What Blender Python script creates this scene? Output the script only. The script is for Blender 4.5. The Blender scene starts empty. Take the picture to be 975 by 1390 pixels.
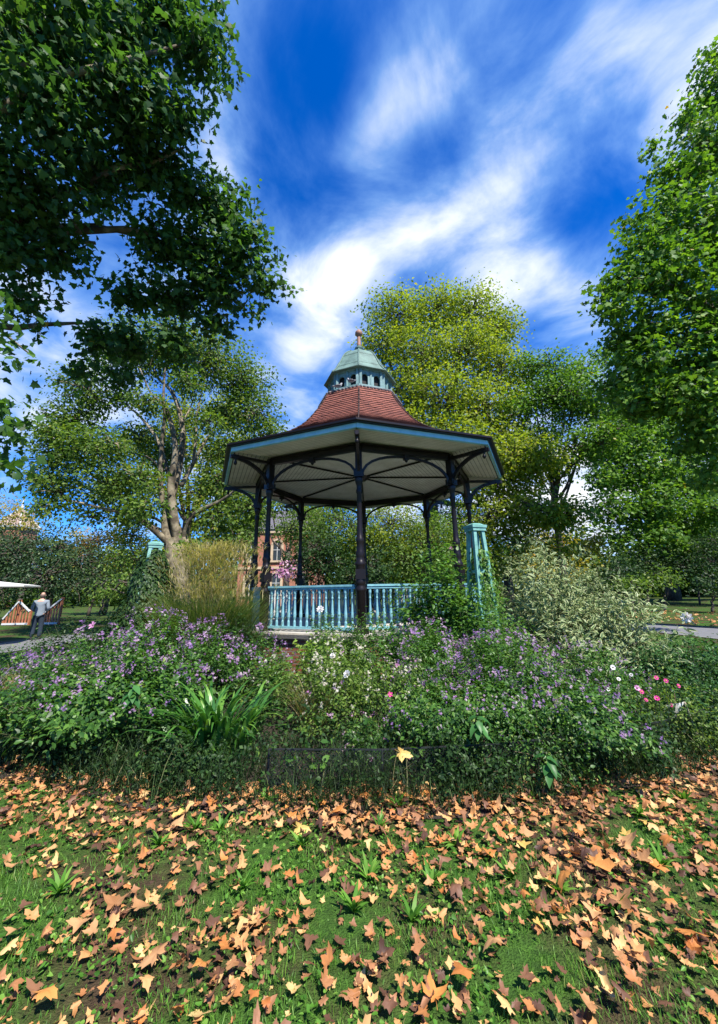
import bpy, math, random
import numpy as np
from mathutils import Vector, Matrix
random.seed(7); rng = np.random.default_rng(11)
scene = bpy.context.scene
COL = scene.collection
PI = math.pi; rad = math.radians

# ------------------------------------------------------------------ camera
FPX = 535.0; PITCH = math.atan(150/535); ROLL = 0.018; EYE = 1.65
_f = np.array([0, math.cos(PITCH), math.sin(PITCH)]); _u = np.array([0, -math.sin(PITCH), math.cos(PITCH)]); _r = np.array([1., 0, 0])
CR = _r*math.cos(ROLL) - _u*math.sin(ROLL); CU = _u*math.cos(ROLL) + _r*math.sin(ROLL); CF = _f
CAM = np.array([0, 0, EYE])
def ray(px, py): return CF + CR*(px-487.5)/FPX + CU*(650-py)/FPX
def P(px, py, Y):
    d = ray(px, py); return CAM + d*Y/d[1]
def G(px, py):
    d = ray(px, py); return CAM - d*EYE/d[2]
def depth(p): return float((np.asarray(p)-CAM) @ CF)
cam_d = bpy.data.cameras.new('camera'); cam = bpy.data.objects.new('camera', cam_d); COL.objects.link(cam)
M = Matrix(((CR[0], CU[0], -CF[0]), (CR[1], CU[1], -CF[1]), (CR[2], CU[2], -CF[2]))).to_4x4()
M.translation = Vector(CAM); cam.matrix_world = M
cam_d.sensor_width = 36; cam_d.sensor_fit = 'AUTO'; cam_d.lens = FPX/1390*36
cam_d.shift_y = -45/1390; cam_d.clip_start = 0.05; cam_d.clip_end = 2000
scene.camera = cam

# ------------------------------------------------------------------ helpers
def link(o, parent=None):
    COL.objects.link(o)
    if parent is not None: o.parent = parent
    return o
def tag(o, label=None, cat=None, group=None, kind=None):
    if label: o['label'] = label
    if cat: o['category'] = cat
    if group: o['group'] = group
    if kind: o['kind'] = kind
    return o
def thing(name, label, cat, loc=(0, 0, 0), rz=0, group=None):
    o = bpy.data.objects.new(name, None); o.location = tuple(float(v) for v in loc); o.rotation_euler = (0, 0, rz); o.empty_display_size = .2
    link(o); return tag(o, label, cat, group)
def local(root, pts):
    """world points -> the root's own frame (root turned about z only)"""
    a = -root.rotation_euler.z; c, s = math.cos(a), math.sin(a)
    q = np.asarray(pts, float) - np.array(root.location)
    return np.stack([q[..., 0]*c - q[..., 1]*s, q[..., 0]*s + q[..., 1]*c, q[..., 2]], -1)

class MB:
    def __init__(s): s.v = []; s.f = []; s.uv = []
    def quad(s, pts, uv=None):
        n = len(s.v); s.v += [tuple(p) for p in pts]; s.f.append(tuple(range(n, n+len(pts)))); s.uv.append(uv or [(0, 0)]*len(pts))
    def box(s, c, h, rz=0, mat=None):
        c = Vector(c); R = mat or Matrix.Rotation(rz, 3, 'Z'); n = len(s.v)
        for x in (-1, 1):
            for y in (-1, 1):
                for z in (-1, 1): s.v.append(tuple(c + R @ Vector((x*h[0], y*h[1], z*h[2]))))
        for f in ((0, 1, 3, 2), (4, 6, 7, 5), (0, 4, 5, 1), (2, 3, 7, 6), (0, 2, 6, 4), (1, 5, 7, 3)):
            s.f.append(tuple(n+i for i in f)); s.uv.append([(0, 0)]*4)
    def bar(s, a, b, w, h):
        a = Vector(a); b = Vector(b); d = b-a; L = d.length; d.normalize()
        up = Vector((0, 0, 1)) if abs(d.z) < .9 else Vector((0, 1, 0))
        sd = d.cross(up).normalized(); up = sd.cross(d)
        R = Matrix((sd, d, up)).transposed(); s.box((a+b)/2, (w/2, L/2, h/2), mat=R)
    def tube(s, pts, rs, seg=8, cap=True):
        pts = [Vector(p) for p in pts]; n0 = len(s.v); k = len(pts)
        if not hasattr(rs, '__len__'): rs = [rs]*k
        prev = None
        for i in range(k):
            t = (pts[min(i+1, k-1)] - pts[max(i-1, 0)])
            t = t.normalized() if t.length > 1e-9 else Vector((0, 0, 1))
            if prev is None:
                a = Vector((0, 0, 1)) if abs(t.z) < .9 else Vector((1, 0, 0)); x = t.cross(a).normalized()
            else:
                x = prev - t*prev.dot(t); x = x.normalized() if x.length > 1e-6 else t.orthogonal().normalized()
            prev = x; y = t.cross(x)
            for j in range(seg):
                a = 2*PI*j/seg; s.v.append(tuple(pts[i] + (x*math.cos(a)+y*math.sin(a))*rs[i]))
        for i in range(k-1):
            for j in range(seg):
                a = n0+i*seg+j; b = n0+i*seg+(j+1) % seg
                s.f.append((a, b, b+seg, a+seg)); s.uv.append([(0, 0)]*4)
        if cap:
            s.f.append(tuple(n0+j for j in range(seg))[::-1]); s.uv.append([(0, 0)]*seg)
            s.f.append(tuple(n0+(k-1)*seg+j for j in range(seg))); s.uv.append([(0, 0)]*seg)
    def lathe(s, prof, c=(0, 0, 0), seg=16, rot=0, cap=True):
        n0 = len(s.v); k = len(prof)
        for (r, z) in prof:
            for j in range(seg):
                a = rot+2*PI*j/seg; s.v.append((c[0]+r*math.cos(a), c[1]+r*math.sin(a), c[2]+z))
        for i in range(k-1):
            for j in range(seg):
                a = n0+i*seg+j; b = n0+i*seg+(j+1) % seg
                s.f.append((a, b, b+seg, a+seg)); s.uv.append([(0, 0)]*4)
        if not cap: return
        if prof[0][0] > 1e-4: s.f.append(tuple(n0+j for j in range(seg))[::-1]); s.uv.append([(0, 0)]*seg)
        if prof[-1][0] > 1e-4: s.f.append(tuple(n0+(k-1)*seg+j for j in range(seg))); s.uv.append([(0, 0)]*seg)
    def mesh(s, name, mat, smooth=False):
        me = bpy.data.meshes.new(name); me.from_pydata(s.v, [], s.f)
        ul = me.uv_layers.new(name='UVMap'); flat = [c for u in s.uv for p in u for c in p]
        if len(flat) == 2*len(me.loops): ul.data.foreach_set('uv', flat)
        me.materials.append(mat)
        if smooth: me.polygons.foreach_set('use_smooth', [True]*len(me.polygons))
        me.update(); return me
    def build(s, name, mat, parent=None, smooth=False):
        return link(bpy.data.objects.new(name, s.mesh(name, mat, smooth)), parent)

# ------------------------------------------------------------------ materials
def mk(name):
    m = bpy.data.materials.new(name); m.use_nodes = True; nt = m.node_tree; nt.nodes.clear()
    out = nt.nodes.new('ShaderNodeOutputMaterial'); return m, nt, out
def N(nt, t, **kw):
    n = nt.nodes.new(t)
    for k, v in kw.items():
        if k.startswith('i_'): n.inputs[k[2:].replace('_', ' ')].default_value = v
        else: setattr(n, k, v)
    return n
def ramp(nt, stops, fac=None, interp='LINEAR'):
    n = nt.nodes.new('ShaderNodeValToRGB'); cr = n.color_ramp; cr.interpolation = interp
    while len(cr.elements) > 1: cr.elements.remove(cr.elements[-1])
    cr.elements[0].position = stops[0][0]; cr.elements[0].color = (*stops[0][1], 1)
    for p, c in stops[1:]:
        e = cr.elements.new(p); e.color = (*c, 1)
    if fac is not None: nt.links.new(fac, n.inputs[0])
    return n
def plain(name, col, rough=.6, metal=0, var=.25, scale=6, bump=.1, spec=.5, col2=None, detail=6, lo=.35, hi=.65):
    m, nt, out = mk(name); L = nt.links.new
    tc = N(nt, 'ShaderNodeTexCoord'); no = N(nt, 'ShaderNodeTexNoise', i_Scale=scale, i_Detail=detail, i_Roughness=.65)
    L(tc.outputs['Object'], no.inputs['Vector'])
    c2 = col2 or tuple(c*(1-var) for c in col)
    r = ramp(nt, [(lo, c2), (hi, col)], no.outputs['Fac'])
    b = N(nt, 'ShaderNodeBsdfPrincipled', i_Roughness=rough, i_Metallic=metal); b.inputs['Specular IOR Level'].default_value = spec
    L(r.outputs[0], b.inputs['Base Color'])
    n2 = N(nt, 'ShaderNodeTexNoise', i_Scale=scale*8, i_Detail=4); L(tc.outputs['Object'], n2.inputs['Vector'])
    bp = N(nt, 'ShaderNodeBump', i_Strength=bump, i_Distance=.02); L(n2.outputs['Fac'], bp.inputs['Height']); L(bp.outputs[0], b.inputs['Normal'])
    L(b.outputs[0], out.inputs[0]); return m
def leafmat(name, stops, trans=.35, rough=.5, spec=.25, tcol=None, vein=0):
    """colour by the leaf's own random tint"""
    m, nt, out = mk(name); L = nt.links.new
    at = N(nt, 'ShaderNodeAttribute', attribute_name='tint')
    r = ramp(nt, stops, at.outputs['Fac'])
    b = N(nt, 'ShaderNodeBsdfPrincipled', i_Roughness=rough); b.inputs['Specular IOR Level'].default_value = spec
    L(r.outputs[0], b.inputs['Base Color'])
    t = N(nt, 'ShaderNodeBsdfTranslucent')
    mx = N(nt, 'ShaderNodeMix', data_type='RGBA', blend_type='MULTIPLY'); mx.inputs[0].default_value = 1
    L(r.outputs[0], mx.inputs[6]); mx.inputs[7].default_value = (*(tcol or (1.6, 1.7, .6)), 1); L(mx.outputs[2], t.inputs['Color'])
    ms = N(nt, 'ShaderNodeMixShader'); ms.inputs[0].default_value = trans
    L(b.outputs[0], ms.inputs[1]); L(t.outputs[0], ms.inputs[2]); L(ms.outputs[0], out.inputs[0]); return m
MT = {}
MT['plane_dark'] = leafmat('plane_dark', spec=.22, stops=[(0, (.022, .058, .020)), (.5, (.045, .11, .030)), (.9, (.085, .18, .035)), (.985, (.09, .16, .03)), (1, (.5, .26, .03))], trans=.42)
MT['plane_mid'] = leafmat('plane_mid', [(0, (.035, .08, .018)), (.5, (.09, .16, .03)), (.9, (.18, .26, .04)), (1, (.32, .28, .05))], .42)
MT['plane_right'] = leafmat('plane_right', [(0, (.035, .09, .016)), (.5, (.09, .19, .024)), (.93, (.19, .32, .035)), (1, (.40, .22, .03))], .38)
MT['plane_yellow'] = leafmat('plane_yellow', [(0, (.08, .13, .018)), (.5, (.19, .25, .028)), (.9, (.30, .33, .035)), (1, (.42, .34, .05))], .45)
MT['gold'] = leafmat('gold', [(0, (.16, .17, .02)), (.5, (.30, .27, .03)), (.85, (.40, .28, .04)), (1, (.5, .2, .05))], .4)
MT['orange_leaf'] = leafmat('orange_leaf', [(0, (.25, .18, .05)), (.5, (.45, .22, .09)), (1, (.55, .28, .15))], .35)
MT['yew'] = leafmat('yew', [(0, (.014, .034, .014)), (.6, (.03, .065, .024)), (1, (.07, .11, .03))], .15)
MT['shrub_dark'] = leafmat('shrub_dark', [(0, (.010, .03, .008)), (.6, (.024, .06, .014)), (1, (.055, .11, .024))], .25)
MT['shrub_light'] = leafmat('shrub_light', [(0, (.05, .10, .02)), (.6, (.11, .19, .03)), (1, (.22, .29, .06))], .38)
MT['salvia'] = leafmat('salvia', [(0, (.015, .05, .010)), (.5, (.05, .13, .020)), (.82, (.11, .23, .035)), (1, (.26, .32, .09))], .35, .42, .35)
MT['salvia_big'] = leafmat('salvia_big', [(0, (.03, .11, .025)), (1, (.07, .2, .05))], .3, .4)
MT['climber'] = leafmat('climber', [(0, (.04, .11, .02)), (.6, (.09, .2, .035)), (1, (.18, .3, .06))], .38, .4)
MT['weed'] = leafmat('weed', [(0, (.04, .12, .015)), (.6, (.10, .25, .03)), (1, (.2, .36, .06))], .38, .4)
MT['lime'] = leafmat('lime', [(0, (.12, .24, .03)), (1, (.3, .4, .08))], .4, .4)
MT['rose'] = leafmat('rose', [(0, (.03, .085, .025)), (.6, (.05, .13, .035)), (1, (.10, .2, .05))], .3, .4)
MT['strap'] = leafmat('strap', [(0, (.03, .11, .02)), (.7, (.07, .2, .03)), (1, (.16, .3, .05))], .25, .32, .6)
MT['grass'] = leafmat('grass', [(0, (.04, .11, .014)), (.6, (.10, .24, .028)), (.93, (.17, .34, .04)), (1, (.25, .22, .08))], .3, .5, .3)
MT['bed_grass_shade'] = leafmat('bed_grass_shade', [(0, (.006, .018, .005)), (.7, (.018, .042, .010)), (.96, (.05, .09, .02)), (1, (.2, .17, .08))], .2, .6, .2)  # greens darkened to carry the shade at the foot of the bed
MT['blond'] = leafmat('blond', [(0, (.12, .13, .04)), (.5, (.24, .2, .08)), (1, (.4, .32, .16))], .3)
MT['misc'] = leafmat('misc', [(0, (.04, .09, .02)), (.6, (.09, .15, .035)), (1, (.25, .24, .08))], .3)
MT['plume'] = leafmat('plume', [(0, (.20, .21, .06)), (.5, (.36, .31, .14)), (1, (.58, .48, .28))], .4)
MT['purple'] = leafmat('purple', [(0, (.24, .12, .40)), (.3, (.38, .20, .48)), (.55, (.5, .28, .5)), (.8, (.58, .42, .55)), (1, (.72, .64, .62))], .35, tcol=(1, .8, 1.1))
MT['pale'] = leafmat('pale', [(0, (.6, .5, .4)), (.6, (.7, .65, .5)), (1, (.8, .75, .65))], .3, tcol=(1, 1, 1))
MT['mauve'] = leafmat('mauve', [(0, (.45, .14, .33)), (.5, (.6, .28, .48)), (1, (.75, .6, .66))], .3, tcol=(1, 1, 1))
MT['magenta'] = leafmat('magenta', [(0, (.6, .03, .22)), (1, (.72, .08, .34))], .3, tcol=(1, .5, 1))
MT['white_petal'] = leafmat('white_petal', [(0, (.8, .76, .72)), (1, (.85, .83, .8))], .3, tcol=(1, 1, 1))
MT['litter'] = leafmat('litter', [(0, (.06, .03, .02)), (.2, (.17, .08, .045)), (.4, (.32, .15, .07)), (.6, (.44, .18, .06)), (.85, (.56, .29, .11)), (1, (.62, .42, .17))], .15, .55, .3, tcol=(1.2, 1, .7))
def fallen(name, a, b):
    m, nt, out = mk(name); L = nt.links.new
    tc = N(nt, 'ShaderNodeTexCoord'); oi = N(nt, 'ShaderNodeObjectInfo')
    no = N(nt, 'ShaderNodeTexNoise', i_Scale=14, i_Detail=5); L(tc.outputs['Object'], no.inputs['Vector'])
    ad = N(nt, 'ShaderNodeMath', operation='MULTIPLY_ADD'); L(oi.outputs['Random'], ad.inputs[0]); ad.inputs[1].default_value = .7
    sb = N(nt, 'ShaderNodeMath', operation='MULTIPLY_ADD'); L(no.outputs['Fac'], sb.inputs[0]); sb.inputs[1].default_value = 1.0; sb.inputs[2].default_value = -.35; L(sb.outputs[0], ad.inputs[2])
    r = ramp(nt, [(0, a), (1, b)], ad.outputs[0])
    bs = N(nt, 'ShaderNodeBsdfPrincipled', i_Roughness=.55); bs.inputs['Specular IOR Level'].default_value = .35; L(r.outputs[0], bs.inputs['Base Color'])
    wv = N(nt, 'ShaderNodeTexNoise', i_Scale=60, i_Detail=3); L(tc.outputs['Object'], wv.inputs['Vector'])
    bp = N(nt, 'ShaderNodeBump', i_Strength=.4, i_Distance=.004); L(wv.outputs['Fac'], bp.inputs['Height']); L(bp.outputs[0], bs.inputs['Normal'])
    t = N(nt, 'ShaderNodeBsdfTranslucent'); L(r.outputs[0], t.inputs[0]); ms = N(nt, 'ShaderNodeMixShader'); ms.inputs[0].default_value = .15
    L(bs.outputs[0], ms.inputs[1]); L(t.outputs[0], ms.inputs[2]); L(ms.outputs[0], out.inputs[0]); return m
MT['f_tan'] = fallen('fallen_tan', (.30, .13, .05), (.60, .34, .15))
MT['f_orange'] = fallen('fallen_orange', (.36, .11, .03), (.64, .28, .07))
MT['f_brown'] = fallen('fallen_brown', (.15, .06, .03), (.38, .19, .10))
MT['f_yellow'] = fallen('fallen_yellow', (.50, .30, .07), (.68, .46, .13))
MT['bark'] = plain('bark', (.26, .22, .15), .9, var=.6, scale=2.2, bump=.5, col2=(.07, .055, .035), lo=.42, hi=.6)
MT['bark_dark'] = plain('bark_dark', (.10, .08, .06), .9, var=.5, scale=5, bump=.6)
MT['stem'] = plain('stem', (.09, .10, .04), .7, var=.4, scale=9)
MT['stem_brown'] = plain('stem_brown', (.16, .11, .06), .8, var=.4, scale=9)
MT['iron'] = plain('iron', (.012, .008, .008), .36, var=.3, scale=4, bump=.05, spec=.3)
MT['blue'] = plain('blue_paint', (.32, .60, .66), .5, var=.2, scale=5, bump=.12, col2=(.24, .48, .55))
MT['rail'] = plain('rail_paint', (.20, .42, .46), .5, var=.2, scale=8, bump=.15, col2=(.13, .30, .34))
MT['teal'] = plain('teal_paint', (.18, .38, .33), .55, var=.3, scale=6, bump=.2, col2=(.10, .25, .21))
MT['cupola'] = plain('cupola_paint', (.17, .29, .29), .55, var=.3, scale=5, bump=.2, col2=(.10, .19, .19))
MT['copper'] = plain('verdigris', (.13, .215, .18), .7, var=.3, scale=3, bump=.25, col2=(.06, .105, .09), lo=.3, hi=.6)
MT['void'] = plain('opening_shade', (.012, .012, .014), .8)
MT['stone'] = plain('coping_stone', (.30, .27, .22), .85, var=.4, scale=6, bump=.3)
MT['finial'] = plain('terracotta', (.34, .17, .11), .7, var=.3, scale=8)
MT['floor'] = plain('floor_concrete', (.48, .45, .40), .85, var=.25, scale=3)
MT['white_cloth'] = plain('white_cloth', (.78, .76, .72), .7, var=.05)
MT['mesh_iron'] = plain('mesh_iron', (.05, .055, .055), .5, metal=.6)
MT['slat'] = plain('brown_slat', (.42, .15, .07), .6, var=.3, scale=8)
MT['picket'] = plain('picket_paint', (.6, .6, .58), .7, var=.2)
MT['wood'] = plain('stake_wood', (.5, .42, .3), .7, var=.3, scale=20)
MT['roof_dark'] = plain('slate', (.12, .11, .12), .7, var=.3)
MT['skin'] = plain('skin', (.52, .30, .22), .5, var=.1)
MT['shirt'] = plain('shirt_cloth', (.20, .24, .29), .8, var=.15, scale=12)
MT['trousers'] = plain('trouser_cloth', (.015, .028, .048), .85, var=.2, scale=12)
MT['hair'] = plain('hair_grey', (.16, .12, .10), .7)
MT['shoe'] = plain('shoe_leather', (.03, .025, .02), .5)
MT['pigeon'] = plain('pigeon_feather', (.32, .33, .36), .7, var=.3, scale=20)
MT['soil'] = plain('bed_soil', (.05, .034, .022), .95, var=.6, scale=9, bump=.8)
MT['path'] = plain('path_asphalt', (.16, .16, .165), .9, var=.25, scale=4, bump=.3)
MT['kerb'] = plain('kerb_stone', (.22, .21, .2), .9, var=.3, scale=8, bump=.3)

def mat_ground():
    m, nt, out = mk('lawn_ground'); L = nt.links.new
    tc = N(nt, 'ShaderNodeTexCoord')
    n1 = N(nt, 'ShaderNodeTexNoise', i_Scale=1.1, i_Detail=5, i_Roughness=.6); n2 = N(nt, 'ShaderNodeTexNoise', i_Scale=18, i_Detail=6, i_Roughness=.7); n3 = N(nt, 'ShaderNodeTexNoise', i_Scale=90, i_Detail=3)
    for n in (n1, n2, n3): L(tc.outputs['Object'], n.inputs['Vector'])
    g = ramp(nt, [(.3, (.025, .055, .012)), (.55, (.05, .11, .018)), (.75, (.08, .17, .026))], n2.outputs['Fac'])
    s = ramp(nt, [(.3, (.035, .024, .014)), (.7, (.09, .06, .035))], n2.outputs['Fac'])
    k = ramp(nt, [(.46, (0, 0, 0)), (.60, (1, 1, 1))], n1.outputs['Fac'])
    mx = N(nt, 'ShaderNodeMix', data_type='RGBA'); L(k.outputs[0], mx.inputs[0]); L(g.outputs[0], mx.inputs[6]); L(s.outputs[0], mx.inputs[7])
    b = N(nt, 'ShaderNodeBsdfPrincipled', i_Roughness=.95); L(mx.outputs[2], b.inputs['Base Color']); b.inputs['Specular IOR Level'].default_value = .1
    bp = N(nt, 'ShaderNodeBump', i_Strength=.8, i_Distance=.03); L(n3.outputs['Fac'], bp.inputs['Height']); L(bp.outputs[0], b.inputs['Normal'])
    L(b.outputs[0], out.inputs[0]); return m
def mat_brick(name, c1, c2, mortar, sx=.225, sy=.075, uv=True, ms=.012, bump=.4, rough=.85, bias=0.):
    m, nt, out = mk(name); L = nt.links.new
    tc = N(nt, 'ShaderNodeTexCoord'); br = N(nt, 'ShaderNodeTexBrick')
    L(tc.outputs['UV' if uv else 'Object'], br.inputs['Vector'])
    br.inputs['Scale'].default_value = 1; br.inputs['Brick Width'].default_value = sx; br.inputs['Row Height'].default_value = sy
    br.inputs['Mortar Size'].default_value = ms; br.inputs['Mortar Smooth'].default_value = .2; br.inputs['Bias'].default_value = bias
    br.inputs['Color1'].default_value = (*c1, 1); br.inputs['Color2'].default_value = (*c2, 1); br.inputs['Mortar'].default_value = (*mortar, 1)
    no = N(nt, 'ShaderNodeTexNoise', i_Scale=2.5, i_Detail=8, i_Roughness=.7); L(tc.outputs['Object'], no.inputs['Vector'])
    rr = ramp(nt, [(.3, (.5, .48, .5)), (.7, (1.15, 1.1, 1.05))], no.outputs['Fac'])
    mx = N(nt, 'ShaderNodeMix', data_type='RGBA', blend_type='MULTIPLY'); mx.inputs[0].default_value = .8
    L(br.outputs['Color'], mx.inputs[6]); L(rr.outputs[0], mx.inputs[7])
    b = N(nt, 'ShaderNodeBsdfPrincipled', i_Roughness=rough); L(mx.outputs[2], b.inputs['Base Color']); b.inputs['Specular IOR Level'].default_value = .25
    bp = N(nt, 'ShaderNodeBump', i_Strength=bump, i_Distance=.01); bp.invert = True; L(br.outputs['Fac'], bp.inputs['Height']); L(bp.outputs[0], b.inputs['Normal'])
    L(b.outputs[0], out.inputs[0]); return m
MT['ground'] = mat_ground()
MT['brick'] = mat_brick('plinth_brick', (.30, .10, .06), (.20, .06, .04), (.22, .19, .16))
MT['tiles'] = mat_brick('clay_tiles', (.28, .10, .07), (.19, .07, .055), (.06, .035, .03), .17, .105, ms=.006, bump=.5, rough=.75)
MT['hall_brick'] = mat_brick('hall_brick', (.45, .16, .09), (.36, .12, .07), (.4, .3, .24), .24, .08, ms=.01)
MT['dressing'] = plain('stone_dressing', (.55, .42, .28), .8, var=.2, scale=2)
MT['glass'] = plain('window_glass', (.04, .05, .06), .15, var=.2, scale=1, bump=0)
def mat_boards():
    m, nt, out = mk('ceiling_boards'); L = nt.links.new
    tc = N(nt, 'ShaderNodeTexCoord'); sp = N(nt, 'ShaderNodeSeparateXYZ'); L(tc.outputs['UV'], sp.inputs[0])
    mu = N(nt, 'ShaderNodeMath', operation='MULTIPLY'); mu.inputs[1].default_value = 9.5; L(sp.outputs['Y'], mu.inputs[0])
    fr = N(nt, 'ShaderNodeMath', operation='FRACT'); L(mu.outputs[0], fr.inputs[0])
    gr = ramp(nt, [(0, (0, 0, 0)), (.07, (0, 0, 0)), (.11, (1, 1, 1)), (.95, (1, 1, 1)), (1, (.1, .1, .1))], fr.outputs[0])
    no = N(nt, 'ShaderNodeTexNoise', i_Scale=2, i_Detail=8, i_Roughness=.7); L(tc.outputs['Object'], no.inputs['Vector'])
    c = ramp(nt, [(.3, (.50, .48, .42)), (.65, (.70, .68, .62))], no.outputs['Fac'])
    mx = N(nt, 'ShaderNodeMix', data_type='RGBA'); L(gr.outputs[0], mx.inputs[0]); mx.inputs[6].default_value = (.10, .09, .08, 1); L(c.outputs[0], mx.inputs[7])
    b = N(nt, 'ShaderNodeBsdfPrincipled', i_Roughness=.6); L(mx.outputs[2], b.inputs['Base Color'])
    bp = N(nt, 'ShaderNodeBump', i_Strength=.6, i_Distance=.01); L(gr.outputs[0], bp.inputs['Height']); L(bp.outputs[0], b.inputs['Normal'])
    L(b.outputs[0], out.inputs[0]); return m
MT['boards'] = mat_boards()
def mat_varieg():
    m, nt, out = mk('variegated_leaf'); L = nt.links.new
    at = N(nt, 'ShaderNodeAttribute', attribute_name='tint'); uv = N(nt, 'ShaderNodeAttribute', attribute_name='edge')
    g = ramp(nt, [(0, (.05, .11, .03)), (1, (.12, .20, .05))], at.outputs['Fac'])
    e = ramp(nt, [(0, (.36, .42, .17)), (1, (.62, .64, .33))], at.outputs['Fac'])
    k = ramp(nt, [(.5, (0, 0, 0)), (.7, (1, 1, 1))], uv.outputs['Fac'])
    mx = N(nt, 'ShaderNodeMix', data_type='RGBA'); L(k.outputs[0], mx.inputs[0]); L(g.outputs[0], mx.inputs[6]); L(e.outputs[0], mx.inputs[7])
    b = N(nt, 'ShaderNodeBsdfPrincipled', i_Roughness=.5); L(mx.outputs[2], b.inputs['Base Color'])
    t = N(nt, 'ShaderNodeBsdfTranslucent'); L(mx.outputs[2], t.inputs[0]); ms = N(nt, 'ShaderNodeMixShader'); ms.inputs[0].default_value = .3
    L(b.outputs[0], ms.inputs[1]); L(t.outputs[0], ms.inputs[2]); L(ms.outputs[0], out.inputs[0]); return m
MT['varieg'] = mat_varieg()

# ------------------------------------------------------------------ leaf engine
def _simple(): # folded lens, 2 faces
    v = [(0, 0, 0), (.45, -.30, .07), (1, 0, -.05), (.45, .30, .07)]
    return np.array(v), [(0, 1, 2), (0, 2, 3)], [0, 1, 0, 1]
def _ovate():
    v = [(0, 0, 0), (.28, -.26, .06), (.65, -.19, .04), (1, 0, -.12), (.65, .19, .04), (.28, .26, .06), (.3, 0, 0), (.68, 0, -.03)]
    return np.array(v), [(0, 1, 6), (1, 2, 7, 6), (2, 3, 7), (0, 6, 5), (6, 7, 4, 5), (7, 3, 4)], [0, 1, 1, 1, 1, 1, 0, 0]
def _lobed(): # maple-like plane leaf
    o = [(0, 0), (.02, -.18), (-.08, -.42), (.22, -.36), (.42, -.58), (.52, -.28), (.72, -.22), (1.02, 0), (.72, .22), (.52, .28), (.42, .58), (.22, .36), (-.08, .42), (.02, .18)]
    v = [(.34, 0, .0)] + [(x, y, -.22*(abs(y)**1.5) - .10*max(0, x-.4)) for x, y in o]
    n = len(o); return np.array(v), [(0, 1+i, 1+(i+1) % n) for i in range(n)], [0]*(n+1)
def _lobed_lo():
    o = [(0, 0), (-.08, -.40), (.25, -.33), (.45, -.55), (.62, -.22), (1.02, 0), (.62, .22), (.45, .55), (.25, .33), (-.08, .40)]
    v = [(.36, 0, .0)] + [(x, y, -.22*(abs(y)**1.5) - .10*max(0, x-.4)) for x, y in o]
    n = len(o); return np.array(v), [(0, 1+i, 1+(i+1) % n) for i in range(n)], [0]*(n+1)
def _lance():
    v = [(0, 0, 0), (.28, -.15, .04), (.65, -.12, .02), (1, 0, -.16), (.65, .12, .02), (.28, .15, .04), (.3, 0, 0), (.68, 0, -.05)]
    return np.array(v), [(0, 1, 6), (1, 2, 7, 6), (2, 3, 7), (0, 6, 5), (6, 7, 4, 5), (7, 3, 4)], [0, 1, 1, 1, 1, 1, 0, 0]
def _round():
    v = [(0, 0, 0), (.35, -.22, .05), (.75, -.34, .10), (1, -.16, .02), (1.03, .12, .0), (.78, .34, .10), (.35, .22, .05), (.5, 0, -.04)]
    return np.array(v), [(0, 1, 7), (1, 2, 7), (2, 3, 7), (3, 4, 7), (4, 5, 7), (5, 6, 7), (6, 0, 7)], [0]*8
def _petal5():
    v = [(0, 0, 0)]; f = []
    for k in range(5):
        a = 2*PI*k/5; w = .36
        b = len(v); v += [(.6*math.cos(a-w), .6*math.sin(a-w), .12), (1*math.cos(a), 1*math.sin(a), .05), (.6*math.cos(a+w), .6*math.sin(a+w), .12)]
        f.append((0, b, b+1, b+2))
    return np.array(v), f, [0]*len(v)
TPL = {'simple': _simple(), 'ovate': _ovate(), 'lobed': _lobed(), 'lobed_lo': _lobed_lo(), 'petal5': _petal5(), 'round': _round(), 'lance': _lance()}
def unit(a): return a/np.maximum(np.linalg.norm(a, axis=-1, keepdims=True), 1e-9)
def np_mesh(name, V, F, mat, tint=None, edge=None):
    """V (n,3); F list of (m,k) int arrays; tint per face"""
    me = bpy.data.meshes.new(name); me.vertices.add(len(V)); me.vertices.foreach_set('co', np.ascontiguousarray(V, np.float32).ravel())
    tot = np.concatenate([np.full(len(f), f.shape[1], np.int32) for f in F]); vi = np.concatenate([f.ravel() for f in F]).astype(np.int32)
    st = np.concatenate([[0], np.cumsum(tot)[:-1]]).astype(np.int32)
    me.loops.add(len(vi)); me.loops.foreach_set('vertex_index', vi)
    me.polygons.add(len(tot)); me.polygons.foreach_set('loop_start', st); me.polygons.foreach_set('loop_total', tot)
    if tint is not None:
        at = me.attributes.new('tint', 'FLOAT', 'FACE'); at.data.foreach_set('value', np.concatenate(tint).astype(np.float32))
    if edge is not None:
        at = me.attributes.new('edge', 'FLOAT', 'POINT'); at.data.foreach_set('value', np.asarray(edge, np.float32))
    me.materials.append(mat); me.update(calc_edges=True); me.validate(); return me
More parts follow.
